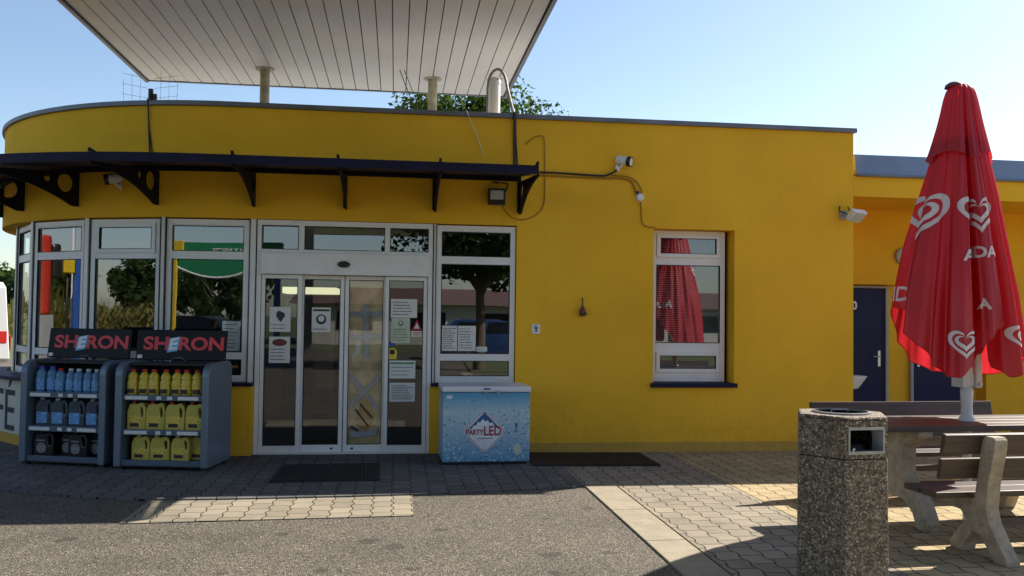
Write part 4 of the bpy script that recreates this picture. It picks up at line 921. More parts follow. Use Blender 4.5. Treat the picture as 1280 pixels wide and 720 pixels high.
def jug(mat, cap, lab, lab2, wd=0.19, h=0.27, d=0.12, flip=False):
    """flat canister with a handle opening in its right shoulder"""
    o = thing('jug', 'x', 'jug')
    bm = bmesh.new(); w2 = wd/2
    out = [(-w2, 0), (w2, 0), (w2, h*0.62), (w2*0.96, h*0.78), (w2*0.78, h*0.93), (w2*0.55, h*0.97), (w2*0.10, h*0.90), (-w2*0.30, h*0.92), (-w2*0.72, h*0.90), (-w2*0.95, h*0.70), (-w2, h*0.6)]
    hole = [(w2*0.55, h*0.42), (w2*0.74, h*0.46), (w2*0.74, h*0.68), (w2*0.62, h*0.80), (w2*0.42, h*0.78), (w2*0.44, h*0.6)]
    def loop(ps):
        vs = [bm.verts.new((a, 0, c_)) for a, c_ in ps]; return [bm.edges.new((vs[i], vs[(i+1) % len(vs)])) for i in range(len(vs))]
    es = loop(out)+loop(hole); bmesh.ops.triangle_fill(bm, edges=es, use_beauty=True)
    hc = Vector((sum(a for a, _ in hole)/6, 0, sum(c_ for _, c_ in hole)/6))
    for f in bm.faces[:]:
        c_ = f.calc_center_median(); 
        # inside hole test
        ins = False; j = len(hole)-1
        for i in range(len(hole)):
            (xi, zi), (xj, zj) = hole[i], hole[j]
            if (zi > c_.z) != (zj > c_.z) and c_.x < (xj-xi)*(c_.z-zi)/(zj-zi)+xi: ins = not ins
            j = i
        if ins: bm.faces.remove(f)
    bmesh.ops.solidify(bm, geom=bm.faces[:], thickness=d)
    mb = MB(); mb.bm.free(); mb.bm = bm
    ys_ = [v.co.y for v in bm.verts]; off = min(ys_)
    for v in bm.verts: v.co.y -= off
    mb.build('body', mat, o, bevel=0.016, segs=3, smooth=True)
    b = MB(); b.lathe([(0.001, h*0.90), (wd*0.14, h*0.90), (wd*0.14, h*0.99), (0.001, h*0.99)], 14, (-w2*0.50, d/2, 0)); b.build('cap', cap, o, smooth=True)
    b = MB(); b.box(-w2*0.82, w2*0.42, -0.0025, 0.02, h*0.10, h*0.50); b.build('label', lab, o)
    b = MB(); b.box(-w2*0.62, w2*0.36, -0.0045, 0.0, h*0.11, h*0.24); b.build('dark_label', lab2, o)
    return o
GB = 'blue screenwash on the left rack'
protoB = {}
xs = [0.165, 0.275, 0.385, 0.485, 0.585, 0.69, 0.79]
pa = bottle('clearblue', 'capblue', 'bluelabel', 0.053, 0.268); pb = bottle('clearblue', 'capred', 'bluelabel', 0.050, 0.248); pcb = bottle('clearblue', 'capwhite', 'bluelabel', 0.049, 0.248)
src = [pa, pa, pb, pcb, pcb, pcb, pcb]; nm = ['with blue cap', 'with blue cap', 'with red cap', 'with white cap', 'with white cap', 'with white cap', 'with white cap']
used = set()
def put(src_, label, loc, rz, group):
    q_ = random.Random(label); loc = (loc[0]+q_.uniform(-.006, .006), loc[1]+q_.uniform(-.008, .008), loc[2]); rz += R(q_.uniform(-7, 7))
    if src_.name not in used: used.add(src_.name); o = src_; o['label'] = label; o.location = loc; o.rotation_euler = (0, 0, rz)
    else: o = copy_thing(src_, label, loc, rz)
    o['group'] = group; return o
for i, x in enumerate(xs):
    put(src[i], 'clear blue bottle %s, %s on the top shelf of the left rack' % (nm[i], ORD[i] if i < 6 else 'rightmost'), at_rack(R1L, R1Z, x, 0.11+0.01*(i % 2), 0.735), R1Z, GB)
cj = jug('clearsmoke', 'capwhite', 'bluelabel', 'bluelabel', 0.180, 0.285, 0.12)
for i, x in enumerate((0.20, 0.385, 0.575, 0.765)):
    put(cj, 'smoky clear canister with blue label, %s on the middle shelf of the left rack' % (ORD[i] if i < 3 else 'rightmost'), at_rack(R1L, R1Z, x, 0.09, 0.39), R1Z, 'smoky canisters on the left rack')
bj = jug('blackjug', 'black', 'blackjug', 'blacklabel', 0.215, 0.248, 0.14)
b = MB(); b.lathe([(0.030, -0.004), (0.052, -0.006), (0.052, 0.0), (0.030, 0.0)], 20, (-0.02, 0, 0.085), 'y'); b.build('emblem', 'greylabel', bj, smooth=True)
b = MB(); b.box(-0.07, 0.02, -0.0042, 0.01, 0.15, 0.165); b.build('emblem', 'greylabel', bj)
for i, x in enumerate((0.215, 0.45, 0.60, 0.775)):
    put(bj, 'black canister with grey ring emblem, %s on the bottom shelf of the left rack' % (ORD[i] if i < 3 else 'rightmost'), at_rack(R1L, R1Z, x, 0.09+0.07*(i % 2), 0.085), R1Z, 'black canisters on the left rack')
yb = bottle('oilyellow', 'capred', 'yellabel', 0.054, 0.262, 'blacklabel')
for i, x in enumerate((0.145, 0.255, 0.365, 0.475, 0.59, 0.695, 0.80)):
    put(yb, 'small yellow bottle with red cap, %s on the top shelf of the right rack' % (ORD[i] if i < 6 else 'rightmost'), at_rack(R2L, R2Z, x, 0.10, 0.735), R2Z, 'yellow bottles on the right rack')
yj = jug('jugyellow', 'capred', 'yellabel', 'blacklabel', 0.195, 0.285)
for i, x in enumerate((0.19, 0.385, 0.59, 0.79)):
    put(yj, 'yellow jug with red cap, %s on the middle shelf of the right rack' % (ORD[i] if i < 3 else 'rightmost'), at_rack(R2L, R2Z, x, 0.08, 0.39), R2Z, 'yellow jugs on the right rack')
    if i == 3: pass
yk = jug('jugyellow', 'jugyellow', 'yellabel', 'blacklabel', 0.195, 0.252)
for i, x in enumerate((0.235, 0.43, 0.64, 0.80)):
    put(yk, 'yellow jug with yellow cap, %s on the bottom shelf of the right rack' % (ORD[i] if i < 3 else 'rightmost'), at_rack(R2L, R2Z, x, 0.10+0.06*(i == 3), 0.085), R2Z, 'yellow jugs on the right rack')

# ------------------------------------------------------------------ litter bin
bn = thing('litter_bin', 'hexagonal pebble-concrete litter bin beside the picnic table', 'litter bin', (2.625, 4.93, 0.012))
HR = 0.283; A0 = R(-90)-math.atan2(2.625, 4.93)*1.0 + R(4)
def hexr(r, z, n=6): return [(r*math.cos(A0+i*PI/3), r*math.sin(A0+i*PI/3), z) for i in range(n)]
b = MB(); b.strip([hexr(HR, 0), hexr(HR-0.006, 0.80)]); b.build('lower_casing', 'aggregate', bn, bevel=0.008)
# head: hex ring with a real opening in the right-hand front face
def face_pt(i, u, z, r): 
    p = Vector(hexr(r, 0)[i % 6]).lerp(Vector(hexr(r, 0)[(i+1) % 6]), u); return (p.x, p.y, z)
Z0, Z1 = 0.806, 1.018; r1, r2 = HR-0.006, HR-0.055
b = MB()
for i in range(6):
    if i == 0:
        segs = [(0.0, 0.10, Z0, Z1), (0.10, 0.90, Z0, 0.842), (0.10, 0.90, 0.972, Z1), (0.90, 1.0, Z0, Z1)]
    else: segs = [(0, 1, Z0, Z1)]
    for u0, u1, a, c_ in segs:
        P = [face_pt(i, u0, a, r1), face_pt(i, u1, a, r1), face_pt(i, u1, c_, r1), face_pt(i, u0, c_, r1)]
        Q = [face_pt(i, u0, a, r2), face_pt(i, u1, a, r2), face_pt(i, u1, c_, r2), face_pt(i, u0, c_, r2)]
        vs = [b.v(p_) for p_ in P+Q]
        for f in ((0, 1, 2, 3), (7, 6, 5, 4), (0, 4, 5, 1), (3, 2, 6, 7), (0, 3, 7, 4), (1, 5, 6, 2)): b.face([vs[k] for k in f])
bmesh.ops.remove_doubles(b.bm, verts=b.bm.verts[:], dist=0.0005)
b.build('upper_casing', 'aggregate', bn)
b = MB(); b.strip([hexr(r1, Z1+0.001), hexr(r1-0.004, Z1+0.022)]); b.build('top_slab', 'aggregate', bn, bevel=0.01)
b = MB(); b.lathe([(0.165, Z1+0.022), (0.165, Z1+0.032), (0.150, Z1+0.034), (0.150, Z1+0.022)], 32); b.tube([(-0.05, 0.02, Z1+0.026), (-0.05, 0.02, Z1+0.036), (0.05, 0.02, Z1+0.036), (0.05, 0.02, Z1+0.026)], 0.006, 6); b.build('lid_ring', 'conduit', bn, smooth=True)
b = MB()
for u0, u1, a, c_ in ((0.085, 0.125, 0.83, 0.985), (0.875, 0.915, 0.83, 0.985), (0.125, 0.875, 0.83, 0.848), (0.125, 0.875, 0.967, 0.985)):
    P = [face_pt(0, u0, a, r1+0.005), face_pt(0, u1, a, r1+0.005), face_pt(0, u1, c_, r1+0.005), face_pt(0, u0, c_, r1+0.005)]; Q = [face_pt(0, u0, a, r2-0.02), face_pt(0, u1, a, r2-0.02), face_pt(0, u1, c_, r2-0.02), face_pt(0, u0, c_, r2-0.02)]
    vs = [b.v(p_) for p_ in P+Q]
    for f in ((0, 1, 2, 3), (7, 6, 5, 4), (0, 4, 5, 1), (3, 2, 6, 7), (0, 3, 7, 4), (1, 5, 6, 2)): b.face([vs[k] for k in f])
b.build('opening_frame', 'galv', bn)
b = MB(); b.strip([hexr(r2-0.03, 0.78), hexr(r2-0.03, 0.83)]); 
b.lathe([(0.001, 0.83), (0.11, 0.835), (0.10, 0.87), (0.05, 0.89), (0.001, 0.89)], 12, (0.03, -0.04, 0)); b.build('rubbish_bag', 'rackdark', bn, smooth=True)
b = MB(); q0 = Vector(face_pt(0, 0.19, 0.850, r1+0.002)); b.tube([q0, q0+Vector((0.012, 0.01, 0.012))], 0.007, 6); b.build('cigarette_end', 'paper', bn)

# ------------------------------------------------------------------ picnic set
TR = R(3.0)
def planks(name, mb_list, parent): pass
TZ = 0.79
tb = thing('picnic_table', 'picnic table with dark plank top on pale concrete legs', 'table', (4.62, 6.62, 0.012), TR)
TL = 1.06
for i in range(4):
    y0 = -0.345+i*0.174; b = MB(); b.box(-TL, TL, y0, y0+0.166, TZ-0.045, TZ); b.build('plank', 'wood', tb, bevel=0.006)
def table_leg():
    return [(-0.30, 0.0), (-0.40, 0.0), (-0.42, 0.06), (-0.33, 0.22), (-0.17, 0.34), (-0.13, 0.40), (-0.13, 0.60), (-0.20, 0.66), (-0.33, 0.70), (-0.33, TZ-0.046),
            (0.33, TZ-0.046), (0.33, 0.70), (0.20, 0.66), (0.13, 0.60), (0.13, 0.40), (0.17, 0.34), (0.33, 0.22), (0.42, 0.06), (0.40, 0.0), (0.30, 0.0), (0.24, 0.12), (0.12, 0.20), (-0.12, 0.20), (-0.24, 0.12)]
for x in (-0.62, 0.62):
    b = MB(); b.prism(table_leg(), x-0.06, x+0.06, lambda a, c_, d: (d, a, c_)); b.build('leg', 'concrete', tb, bevel=0.007, segs=2)
b = MB(); b.box(-0.56, 0.56, -0.03, 0.03, 0.24, 0.30); b.build('stretcher', 'wood', tb)
def bench_leg():
    # y grows away from the sitter (backwards), seat reaches to negative y
    return [(-0.44, 0.385), (-0.44, 0.33), (-0.36, 0.29), (-0.22, 0.28), (-0.16, 0.22), (-0.24, 0.16), (-0.33, 0.05), (-0.33, 0.0), (-0.20, 0.0), (-0.185, 0.06), (-0.10, 0.16), (-0.03, 0.15), (0.10, 0.0), (0.22, 0.0), (0.22, 0.03), (0.06, 0.24),
            (0.03, 0.33), (0.05, 0.50), (0.11, 0.74), (0.115, 0.80), (0.095, 0.822), (0.03, 0.822), (0.0, 0.80), (-0.02, 0.72), (-0.08, 0.40), (-0.085, 0.385)]
def make_bench(label, loc, rz):
    o = thing('park_bench', label, 'bench', loc, rz, 'benches at the picnic table')
    for x in (-0.60, 0.60):
        b = MB(); b.prism(bench_leg(), x-0.05, x+0.05, lambda a, c_, d: (d, a, c_)); b.build('leg', 'concrete', o, bevel=0.006)
    for y0 in (-0.45, -0.265):
        b = MB(); b.box(-0.93, 0.93, y0, y0+0.172, 0.388, 0.428); b.build('seat_plank', 'wood', o, bevel=0.006)
    for z in (0.53, 0.70):
        yy = -0.105+(z-0.40)*0.21
        m = Matrix.Translation((0, yy, z)) @ Matrix.Rotation(R(-12), 4, 'X')
        b = MB(m); b.box(-0.93, 0.93, -0.02, 0.018, -0.005, 0.135); b.build('back_plank', 'wood', o, bevel=0.006)
    b = MB(); b.box(-0.55, 0.55, -0.11, -0.06, 0.20, 0.25); b.build('stretcher', 'wood', o)
    return o
bA = make_bench('near bench with its back towards the viewer, beside the litter bin', (4.58, 5.52, 0.012), PI+R(3.0))
bB = copy_thing(bA, 'far bench on the wall side of the picnic table', (4.70, 7.72, 0.012), R(3.0))

# ------------------------------------------------------------------ parasol
UX, UY = 4.565, 6.56
um = thing('folded_parasol', 'tall folded red parasol with white hearts standing through the picnic table', 'parasol', (UX, UY, 0.012))
b = MB(); b.lathe([(0.034, 0.0), (0.034, TZ+0.02)], 16); b.lathe([(0.062, TZ+0.001), (0.062, TZ+0.02), (0.045, TZ+0.04), (0.042, TZ+0.12), (0.050, TZ+0.24), (0.046, TZ+0.25), (0.040, TZ+0.27), (0.040, 3.42)], 18); b.build('pole', 'polewhite', um, smooth=True)
b = MB(); b.box(-0.085, -0.028, -0.075, 0.075, TZ+0.27, TZ+0.56); b.box(0.03, 0.085, -0.075, 0.075, TZ+0.27, TZ+0.56); b.box(-0.028, 0.03, -0.06, 0.06, TZ+0.28, TZ+0.55)
b.lathe([(0.001, -0.095), (0.016, -0.095), (0.016, -0.07)], 10, (0.06, 0, TZ+0.30), 'y'); b.build('pole_bracket', 'polewhite', um, bevel=0.008)
HEM = [(0, 1.40), (22, 1.28), (45, 1.20), (70, 1.16), (95, 1.15), (120, 1.17), (140, 1.24), (160, 1.42), (176, 1.66), (188, 1.71), (200, 1.70), (208, 1.66), (213, 1.60), (221, 1.50), (230, 1.40), (244, 1.26), (256, 1.18), (266, 1.18), (274, 1.26), (279, 1.20), (284, 1.36), (290, 1.46), (300, 1.55), (308, 1.60), (312, 1.24), (320, 1.18), (334, 1.24), (348, 1.34)]
RR = [(0, 0.82), (22, 0.82), (45, 0.9), (70, 0.9), (95, 0.95), (120, 0.92), (140, 1.0), (160, 1.04), (176, 1.15), (188, 1.15), (200, 1.0), (209, 0.60), (214, 1.08), (222, 1.12), (230, 1.0), (238, 0.89), (245, 0.97), (252, 0.90), (260, 1.02), (268, 1.10), (275, 1.04), (281, 0.48), (286, 0.84), (293, 0.96), (299, 0.91), (305, 0.90), (310, 0.44), (316, 0.70), (326, 0.86), (334, 0.78), (341, 0.58), (348, 0.82)]
def per(tab, a):
    a = (a+35) % 360
    for i in range(len(tab)):
        a0, v0 = tab[i]; a1, v1 = tab[(i+1) % len(tab)]
        if i == len(tab)-1: a1 += 360
        if a0 <= a <= a1 or a0 <= a+360 <= a1:
            aa = a if a0 <= a <= a1 else a+360
            t = (aa-a0)/(a1-a0); t = t*t*(3-2*t); return v0+(v1-v0)*t
    return tab[0][1]
ZT = 3.50
def base_r(z):
    K = [(1.0, 0.56), (1.4, 0.515), (1.8, 0.46), (2.2, 0.385), (2.6, 0.295), (2.95, 0.205), (3.2, 0.158), (3.38, 0.128), (3.46, 0.108), (3.50, 0.08), (3.52, 0.035)]
    if z <= K[0][0]: return K[0][1]
    for (a, ra), (c_, rc) in zip(K, K[1:]):
        if a <= z <= c_: return ra+(rc-ra)*(z-a)/(c_-a)
    return 0.03
def cloth(deg, z):
    t = max(0.0, min(1.0, (3.3-z)/1.6)); f = per(RR, deg)
    fold = 1+(f-1)*min(1, 0.30+t*1.1)*1.05 + 0.022*t*math.sin(R(deg)*17+z*2.0) + 0.012*math.sin(R(deg)*29-z*3)
    fold += 0.035*t*noise.noise(Vector((math.cos(R(deg))*2.2, math.sin(R(deg))*2.2, z*1.3)))
    r = base_r(z)*fold
    lean = -0.035*(z-1.2)/2.3
    return Vector((lean*0.82+r*math.cos(R(deg)), -lean*0.57+r*math.sin(R(deg)), z))
NA, NZ = 540, 64
b = MB(); g = []
for j in range(NZ+1):
    row = []
    for i in range(NA):
        d = 360*i/NA; h = per(HEM, d)-0.012; z = h+(3.05-h)*(j/NZ); row.append(b.v(cloth(d, z)))
    g.append(row)
for j in range(NZ):
    for i in range(NA): b.face([g[j][i], g[j][(i+1) % NA], g[j+1][(i+1) % NA], g[j+1][i]])
cv = b.build('canopy_cloth', 'redcloth', um, smooth=True, angle=80)
b = MB(); g = []
for j in range(25):
    row = []
    for i in range(NA):
        d = 360*i/NA; h = 2.93+0.075*abs(math.sin(R(d)*2+0.5))-0.06; z = h+(3.515-h)*(j/24)
        p = cloth(d, z); q_ = Vector((p.x, p.y, 0)); k = 1+0.14*(1-j/24)**1.5; p = Vector((p.x*k, p.y*k, p.z)); row.append(b.v(p))
    g.append(row)
for j in range(24):
    for i in range(NA): b.face([g[j][i], g[j][(i+1) % NA], g[j+1][(i+1) % NA], g[j+1][i]])
b.build('top_cloth', 'redcloth', um, smooth=True, angle=80)
b = MB(); b.lathe([(0.001, 3.545), (0.04, 3.54), (0.07, 3.52), (0.078, 3.495), (0.001, 3.49)], 18, (-0.066, 0.046, 0)); b.build('finial', 'pouch', um, smooth=True)
def seam(name):
    b = MB(); pts = [cloth(360*i/180, per(HEM, 360*i/180)-0.012) for i in range(181)]
    b.tube(pts, 0.004, 5); b.build('hem_seam', 'capred', um, smooth=True)
seam('hem')
def on_cloth(deg0, z0, inner=False):
    def f(a, c_):
        z = z0+c_; r = max(0.1, base_r(z)); d = deg0-35+math.degrees(a/r)
        e = 0.6; p = cloth(d, z); tu = cloth(d+e, z)-cloth(d-e, z); tv = cloth(d, z+0.01)-cloth(d, z-0.01); n = tu.cross(tv).normalized()
        return p+n*0.006
    return f
def printed(name, vs, fs, fn):
    bm = bmesh.new(); V = [bm.verts.new((a, 0, c_)) for a, c_ in vs]
    for f in fs:
        try: bm.faces.new([V[i] for i in f])
        except ValueError: pass
    bmesh.ops.triangulate(bm, faces=bm.faces[:])
    for _ in range(4):
        es = [e for e in bm.edges if e.calc_length() > 0.022]
        if not es: break
        bmesh.ops.subdivide_edges(bm, edges=es, cuts=1); bmesh.ops.triangulate(bm, faces=[f for f in bm.faces if len(f.verts) > 3])
    for v in bm.verts: v.co = fn(v.co.x, v.co.z)
    mb = MB(); mb.bm.free(); mb.bm = bm; return mb.build(name, 'heartwhite', cv, smooth=True)
def heart_pt(t, s_): return (s_*16*math.sin(t)**3/17, s_*(13*math.cos(t)-5*math.cos(2*t)-2*math.cos(3*t)-math.cos(4*t))/17)
def heart_ring(s0, s1, t0=0, t1=2*PI, n=44, dz=0.0):
    vs, fs = [], []
    for i in range(n+1):
        t = t0+(t1-t0)*i/n; a = heart_pt(t, s0); c_ = heart_pt(t, s1); vs += [a, (c_[0], c_[1]+dz)]
    for i in range(n): fs.append((2*i, 2*i+1, 2*i+3, 2*i+2))
    return vs, fs
def heart(deg, z, s_):
    vs, fs = heart_ring(s_, s_*0.74, 0.12, 2*PI-0.5); printed('heart_print', vs, fs, on_cloth(deg, z))
    vs, fs = heart_ring(s_*0.56, s_*0.34, 0.0, 2*PI, dz=0.01); printed('heart_print', vs, fs, on_cloth(deg, z))
heart(215, 2.45, 0.22); heart(292, 2.44, 0.17); heart(270, 1.43, 0.125); heart(332, 1.47, 0.13)
heart(60, 2.4, 0.18)
def word(txt, deg, z, size, al='CENTER'):
    vs, fs = text_polys(txt, size, 0.004, 0, al); printed('lettering', vs, fs, on_cloth(deg, z))
word('ALGID', 206, 1.80, 0.165, 'RIGHT'); word('A', 275.5, 2.09, 0.12); word('DA', 294, 2.12, 0.12); word('A', 289, 1.72, 0.11)

# ------------------------------------------------------------------ vegetation
def tree(name, label, loc, trunk_h, crown, n, ls, mat, seed, group=None, nc=46):
    rnd = random.Random(seed); o = thing(name, label, 'tree', loc, 0, group)
    b = MB(); zc, rx, ry, rz = crown
    b.tube([(0, 0, 0), (0.04, 0.02, trunk_h*0.5), (0.0, 0.05, trunk_h), (0.1, 0, zc)], [0.19, 0.15, 0.13, 0.06], 10)
    for k in range(9):
        a = rnd.uniform(0, 2*PI); z0 = trunk_h*rnd.uniform(0.85, 1.2); e = Vector((math.cos(a)*rx*0.75, math.sin(a)*ry*0.75, zc+rnd.uniform(-0.4, 0.6)*rz))
        b.tube(smooth_path([(0, 0, z0), tuple(Vector((0, 0, z0)).lerp(e, 0.5)+Vector((0, 0, 0.3))), tuple(e)], 4), [0.08-0.0075*q_ for q_ in range(9)], 6)
    b.build('trunk', 'bark', o, smooth=True)
    b = MB(); cl = []
    for k in range(nc):
        while True:
            p = Vector((rnd.uniform(-1, 1), rnd.uniform(-1, 1), rnd.uniform(-1, 1)))
            if 0.35 < p.length < 1: break
        cl.append((Vector((p.x*rx*0.82, p.y*ry*0.82, zc+p.z*rz*0.82)), rnd.uniform(0.22, 0.42)*min(rx, rz)))
    for i in range(n):
        c_, r_ = cl[rnd.randrange(len(cl))]
        d = Vector((rnd.gauss(0, 1), rnd.gauss(0, 1), rnd.gauss(0, 1))).normalized()*r_*rnd.uniform(0.5, 1.05)**0.6
        p = c_+d; nrm = (d.normalized()+Vector((rnd.gauss(0, .6), rnd.gauss(0, .6), rnd.gauss(0, .6)+0.3))).normalized()
        t1 = nrm.orthogonal().normalized(); t1 = (Matrix.Rotation(rnd.uniform(0, 2*PI), 3, nrm) @ t1); t2 = nrm.cross(t1); s_ = ls*rnd.uniform(0.6, 1.3)
        vs = [b.v(p+t1*s_*u+t2*s_*v_) for u, v_ in ((-1, 0), (0, -0.5), (1, 0), (0, 0.55))]; b.face(vs)
    b.build('crown', mat, o); return o
tree('garden_tree', 'broad leafy tree rising behind the flat shop roof', (1.6, 19.6, 0), 2.2, (4.65, 2.5, 2.2, 2.05), 80000, 0.06, 'leafmid', 5, None, 130)
tree('forecourt_tree', 'dark leafy tree behind the viewer mirrored in the shop windows', (2.4, -5.0, 0), 2.2, (4.35, 3.2, 2.5, 2.35), 14000, 0.10, 'leafdark', 11)
for i, (x, y_, h, s_) in enumerate(((-34, 62, 5.2, 2.6), (-41, 66, 6.2, 3.0), (-27, 66, 4.4, 2.4), (-52, 12, 5, 3), (-50, 24, 5.8, 3.2), (-46, -14, 5.5, 3.0), (-30, -40, 6, 3.2), (-12, -46, 6.5, 3.4), (16, -44, 6, 3.2))):
    lab = ['small distant tree beyond the field behind the van', 'taller distant tree beyond the field behind the van', 'low distant bushy tree near the building edge', 'far field tree seen in the curved window', 'taller far field tree seen in the curved window', 'roadside tree mirrored left in the curved window', 'tree mirrored far behind the green tent', 'tall tree mirrored behind the parked cars', 'tree mirrored beside the pale hall'][i]
    tree('field_tree', lab, (x, y_, -0.02), h*0.35, (h*0.65, s_, s_, h*0.42), 1800, 0.28, 'leafdark', 40+i, 'far trees around the field')
for i, (x, y_, h, s_) in enumerate(((-47, -22, 5.5, 2.8), (-48, -6, 6.0, 3.0), (-50, -30, 5.0, 3.2), (-49, 3, 5.2, 2.6))):
    lab = ['field tree mirrored between the pale shed and the road', 'field tree mirrored just right of the pale shed', 'leftmost field tree mirrored beyond the pale shed', 'field tree mirrored alone beside the corn'][i]
    tree('field_tree', lab, (x, y_, -0.02), h*0.35, (h*0.65, s_, s_, h*0.42), 1800, 0.28, 'leafdark', 60+i, 'far trees around the field')
for nm_, lab, loc, rz, w_, h_, m1 in (('farm_shed', 'pale metal shed beyond the corn mirrored in the curved window', (-52, -15, 0), R(65), 9, 4.0, 'hall'), ('farm_shed', 'dark blue-grey shed far beyond the corn on the left', (-50, 41, 0), R(-40), 12, 4.6, 'flashlight')):
    o = thing(nm_, lab, 'shed', loc, rz, 'farm sheds beyond the corn')
    b = MB(); b.box(-w_/2, w_/2, -4, 4, 0, h_); b.build('wall', m1, o); b = MB(); b.prism([(-4.3, h_+0.002), (4.3, h_+0.002), (0, h_+1.0)], -w_/2-0.2, w_/2+0.2, lambda a, c_, d: (d, a, c_)); b.build('roof', 'flash', o)
    b = MB(); b.box(-1.5, 1.5, -4.05, -4.001, 0, 3.0); b.build('door', 'greyplastic', o)
b = MB(); rnd = random.Random(3)
for i in range(5200):
    x = rnd.uniform(-44, -21); y_ = rnd.uniform(-24, 56); h = rnd.uniform(1.7, 2.3)
    x = -21-0.75*round((-21-x)/0.75)+rnd.gauss(0, .06)
    for k in range(4):
        a = rnd.uniform(0, 2*PI); z0 = h*rnd.uniform(0.1, 0.7); l = rnd.uniform(0.4, 0.7)
        d = Vector((math.cos(a), math.sin(a), 0)); n = Vector((-d.y, d.x, 0))*0.05; p0 = Vector((x, y_, z0)); p1 = p0+d*l*0.5+Vector((0, 0, 0.35)); p2 = p0+d*l+Vector((0, 0, 0.12))
        b.face([b.v(p0-n), b.v(p0+n), b.v(p1+n), b.v(p1-n)]); b.face([b.v(p1-n), b.v(p1+n), b.v(p2)])
    p0 = Vector((x, y_, 0)); n = Vector((0.03, 0.03, 0)); b.face([b.v(p0-n), b.v(p0+n), b.v(p0+n*0.5+Vector((0, 0, h))), b.v(p0-n*0.5+Vector((0, 0, h)))])
tag(b.build('corn_field', 'corn'), 'ripening corn standing in rows beyond the forecourt', 'crop', kind='stuff')

# ------------------------------------------------------------------ vehicles
def vehicle(name, label, cat, loc, rz, L_, H_, W_, prof, belt, paint, wins, stripe=None):
    o = thing(name, label, cat, loc, rz)
    b = MB(); rings = []
    for yy, sh in ((-1, 0.90), (-0.96, 0.985), (-0.7, 1.0), (0.7, 1.0), (0.96, 0.985), (1, 0.90)):
        rings.append([((x-L_/2)*(0.97 if abs(yy) == 1 else 1)+L_/2, yy*W_/2*(1 if z < belt else 1-0.16*(z-belt)/(H_-belt)), z if sh > 0.95 or z < belt else z-0.03) for x, z in prof])
    b.strip(rings); b.build('body', paint, o, bevel=0.03, smooth=True)
    for (x0, x1, z0, z1) in wins:
        for sy in (-1, 1):
            g_ = MB(); off = lambda z: sy*(W_/2*(1-0.16*max(0, z-belt)/(H_-belt))+0.006)
            g_.strip([[(x0, off(z0), z0), (x1, off(z0), z0), (x1, off(z0)-sy*0.02, z0), (x0, off(z0)-sy*0.02, z0)], [(x0+0.12, off(z1), z1), (x1-0.08, off(z1), z1), (x1-0.08, off(z1)-sy*0.02, z1), (x0+0.12, off(z1)-sy*0.02, z1)]]); g_.build('side_window', 'carglass', o)
    for x in (L_*0.19, L_*0.80):
        for sy in (-1, 1):
            t_ = MB(); t_.lathe([(0.20, -0.11), (0.31, -0.11), (0.335, -0.08), (0.335, 0.08), (0.31, 0.11), (0.20, 0.11)], 26, (x, sy*(W_/2-0.10), 0.335), 'y'); t_.build('tyre', 'tyre', o, smooth=True)
            t_ = MB(); t_.lathe([(0.001, -0.10), (0.20, -0.115), (0.20, 0.115), (0.001, 0.10)], 20, (x, sy*(W_/2-0.10), 0.335), 'y'); t_.build('rim', 'rim', o, smooth=True)
    if stripe:
        for sy in (-1, 1):
            t_ = MB(); t_.box(0.06, L_-0.1, sy*(W_/2+0.004)-0.012, sy*(W_/2+0.004)+0.012, 0.55, 0.95); t_.build('side_stripe', stripe, o)
        t_ = MB(); t_.box(-0.012, 0.02, -W_*0.30, W_*0.30, 0.55, 0.95); t_.build('rear_stripe', stripe, o)
        t_ = MB(); t_.box(-0.012, 0.02, -W_*0.33, W_*0.33, 1.35, 1.95); t_.build('rear_window', 'carglass', o)
    for sy in (-1, 1):
        t_ = MB(); t_.box(L_-0.045, L_+0.012, sy*W_*0.36-0.12, sy*W_*0.36+0.12, 0.72, 0.86); t_.build('headlight', 'lampglass', o, bevel=0.01)
        t_ = MB(); t_.box(-0.012, 0.05, sy*W_*0.39-0.09, sy*W_*0.39+0.09, 0.75, 1.05); t_.build('tail_light', 'lampred', o, bevel=0.01)
    return o
CAR = [(0.0, 0.30), (0.02, 0.75), (0.10, 0.92), (0.45, 1.38), (0.75, 1.46), (2.0, 1.47), (2.35, 1.40), (3.05, 0.98), (3.9, 0.86), (4.12, 0.70), (4.15, 0.32), (3.9, 0.22), (0.2, 0.22)]
VAN = [(0.0, 0.35), (0.0, 2.15), (0.12, 2.28), (3.6, 2.28), (3.95, 2.2), (4.6, 1.35), (5.2, 1.12), (5.3, 0.8), (5.3, 0.35), (5.1, 0.26), (0.2, 0.26)]
vehicle('delivery_van', 'white van with a red side stripe parked left beyond the curved corner', 'van', (-10.2, 22.9, 0), R(140), 5.3, 2.28, 1.95, VAN, 1.15, 'vanwhite', ((3.3, 4.25, 1.25, 1.95),), 'carred')
vehicle('parked_car', 'dark red hatchback mirrored in the window beside the freezer', 'car', (4.9, -14.6, 0), R(5), 4.15, 1.47, 1.72, CAR, 0.95, 'carred', ((0.55, 1.55, 0.98, 1.36), (1.62, 2.75, 0.98, 1.36)))
vehicle('parked_car', 'dark blue hatchback mirrored in the shop windows', 'car', (1.55, -11.4, 0), R(-2), 4.15, 1.47, 1.72, CAR, 0.95, 'carblue', ((0.55, 1.55, 0.98, 1.36), (1.62, 2.75, 0.98, 1.36)))

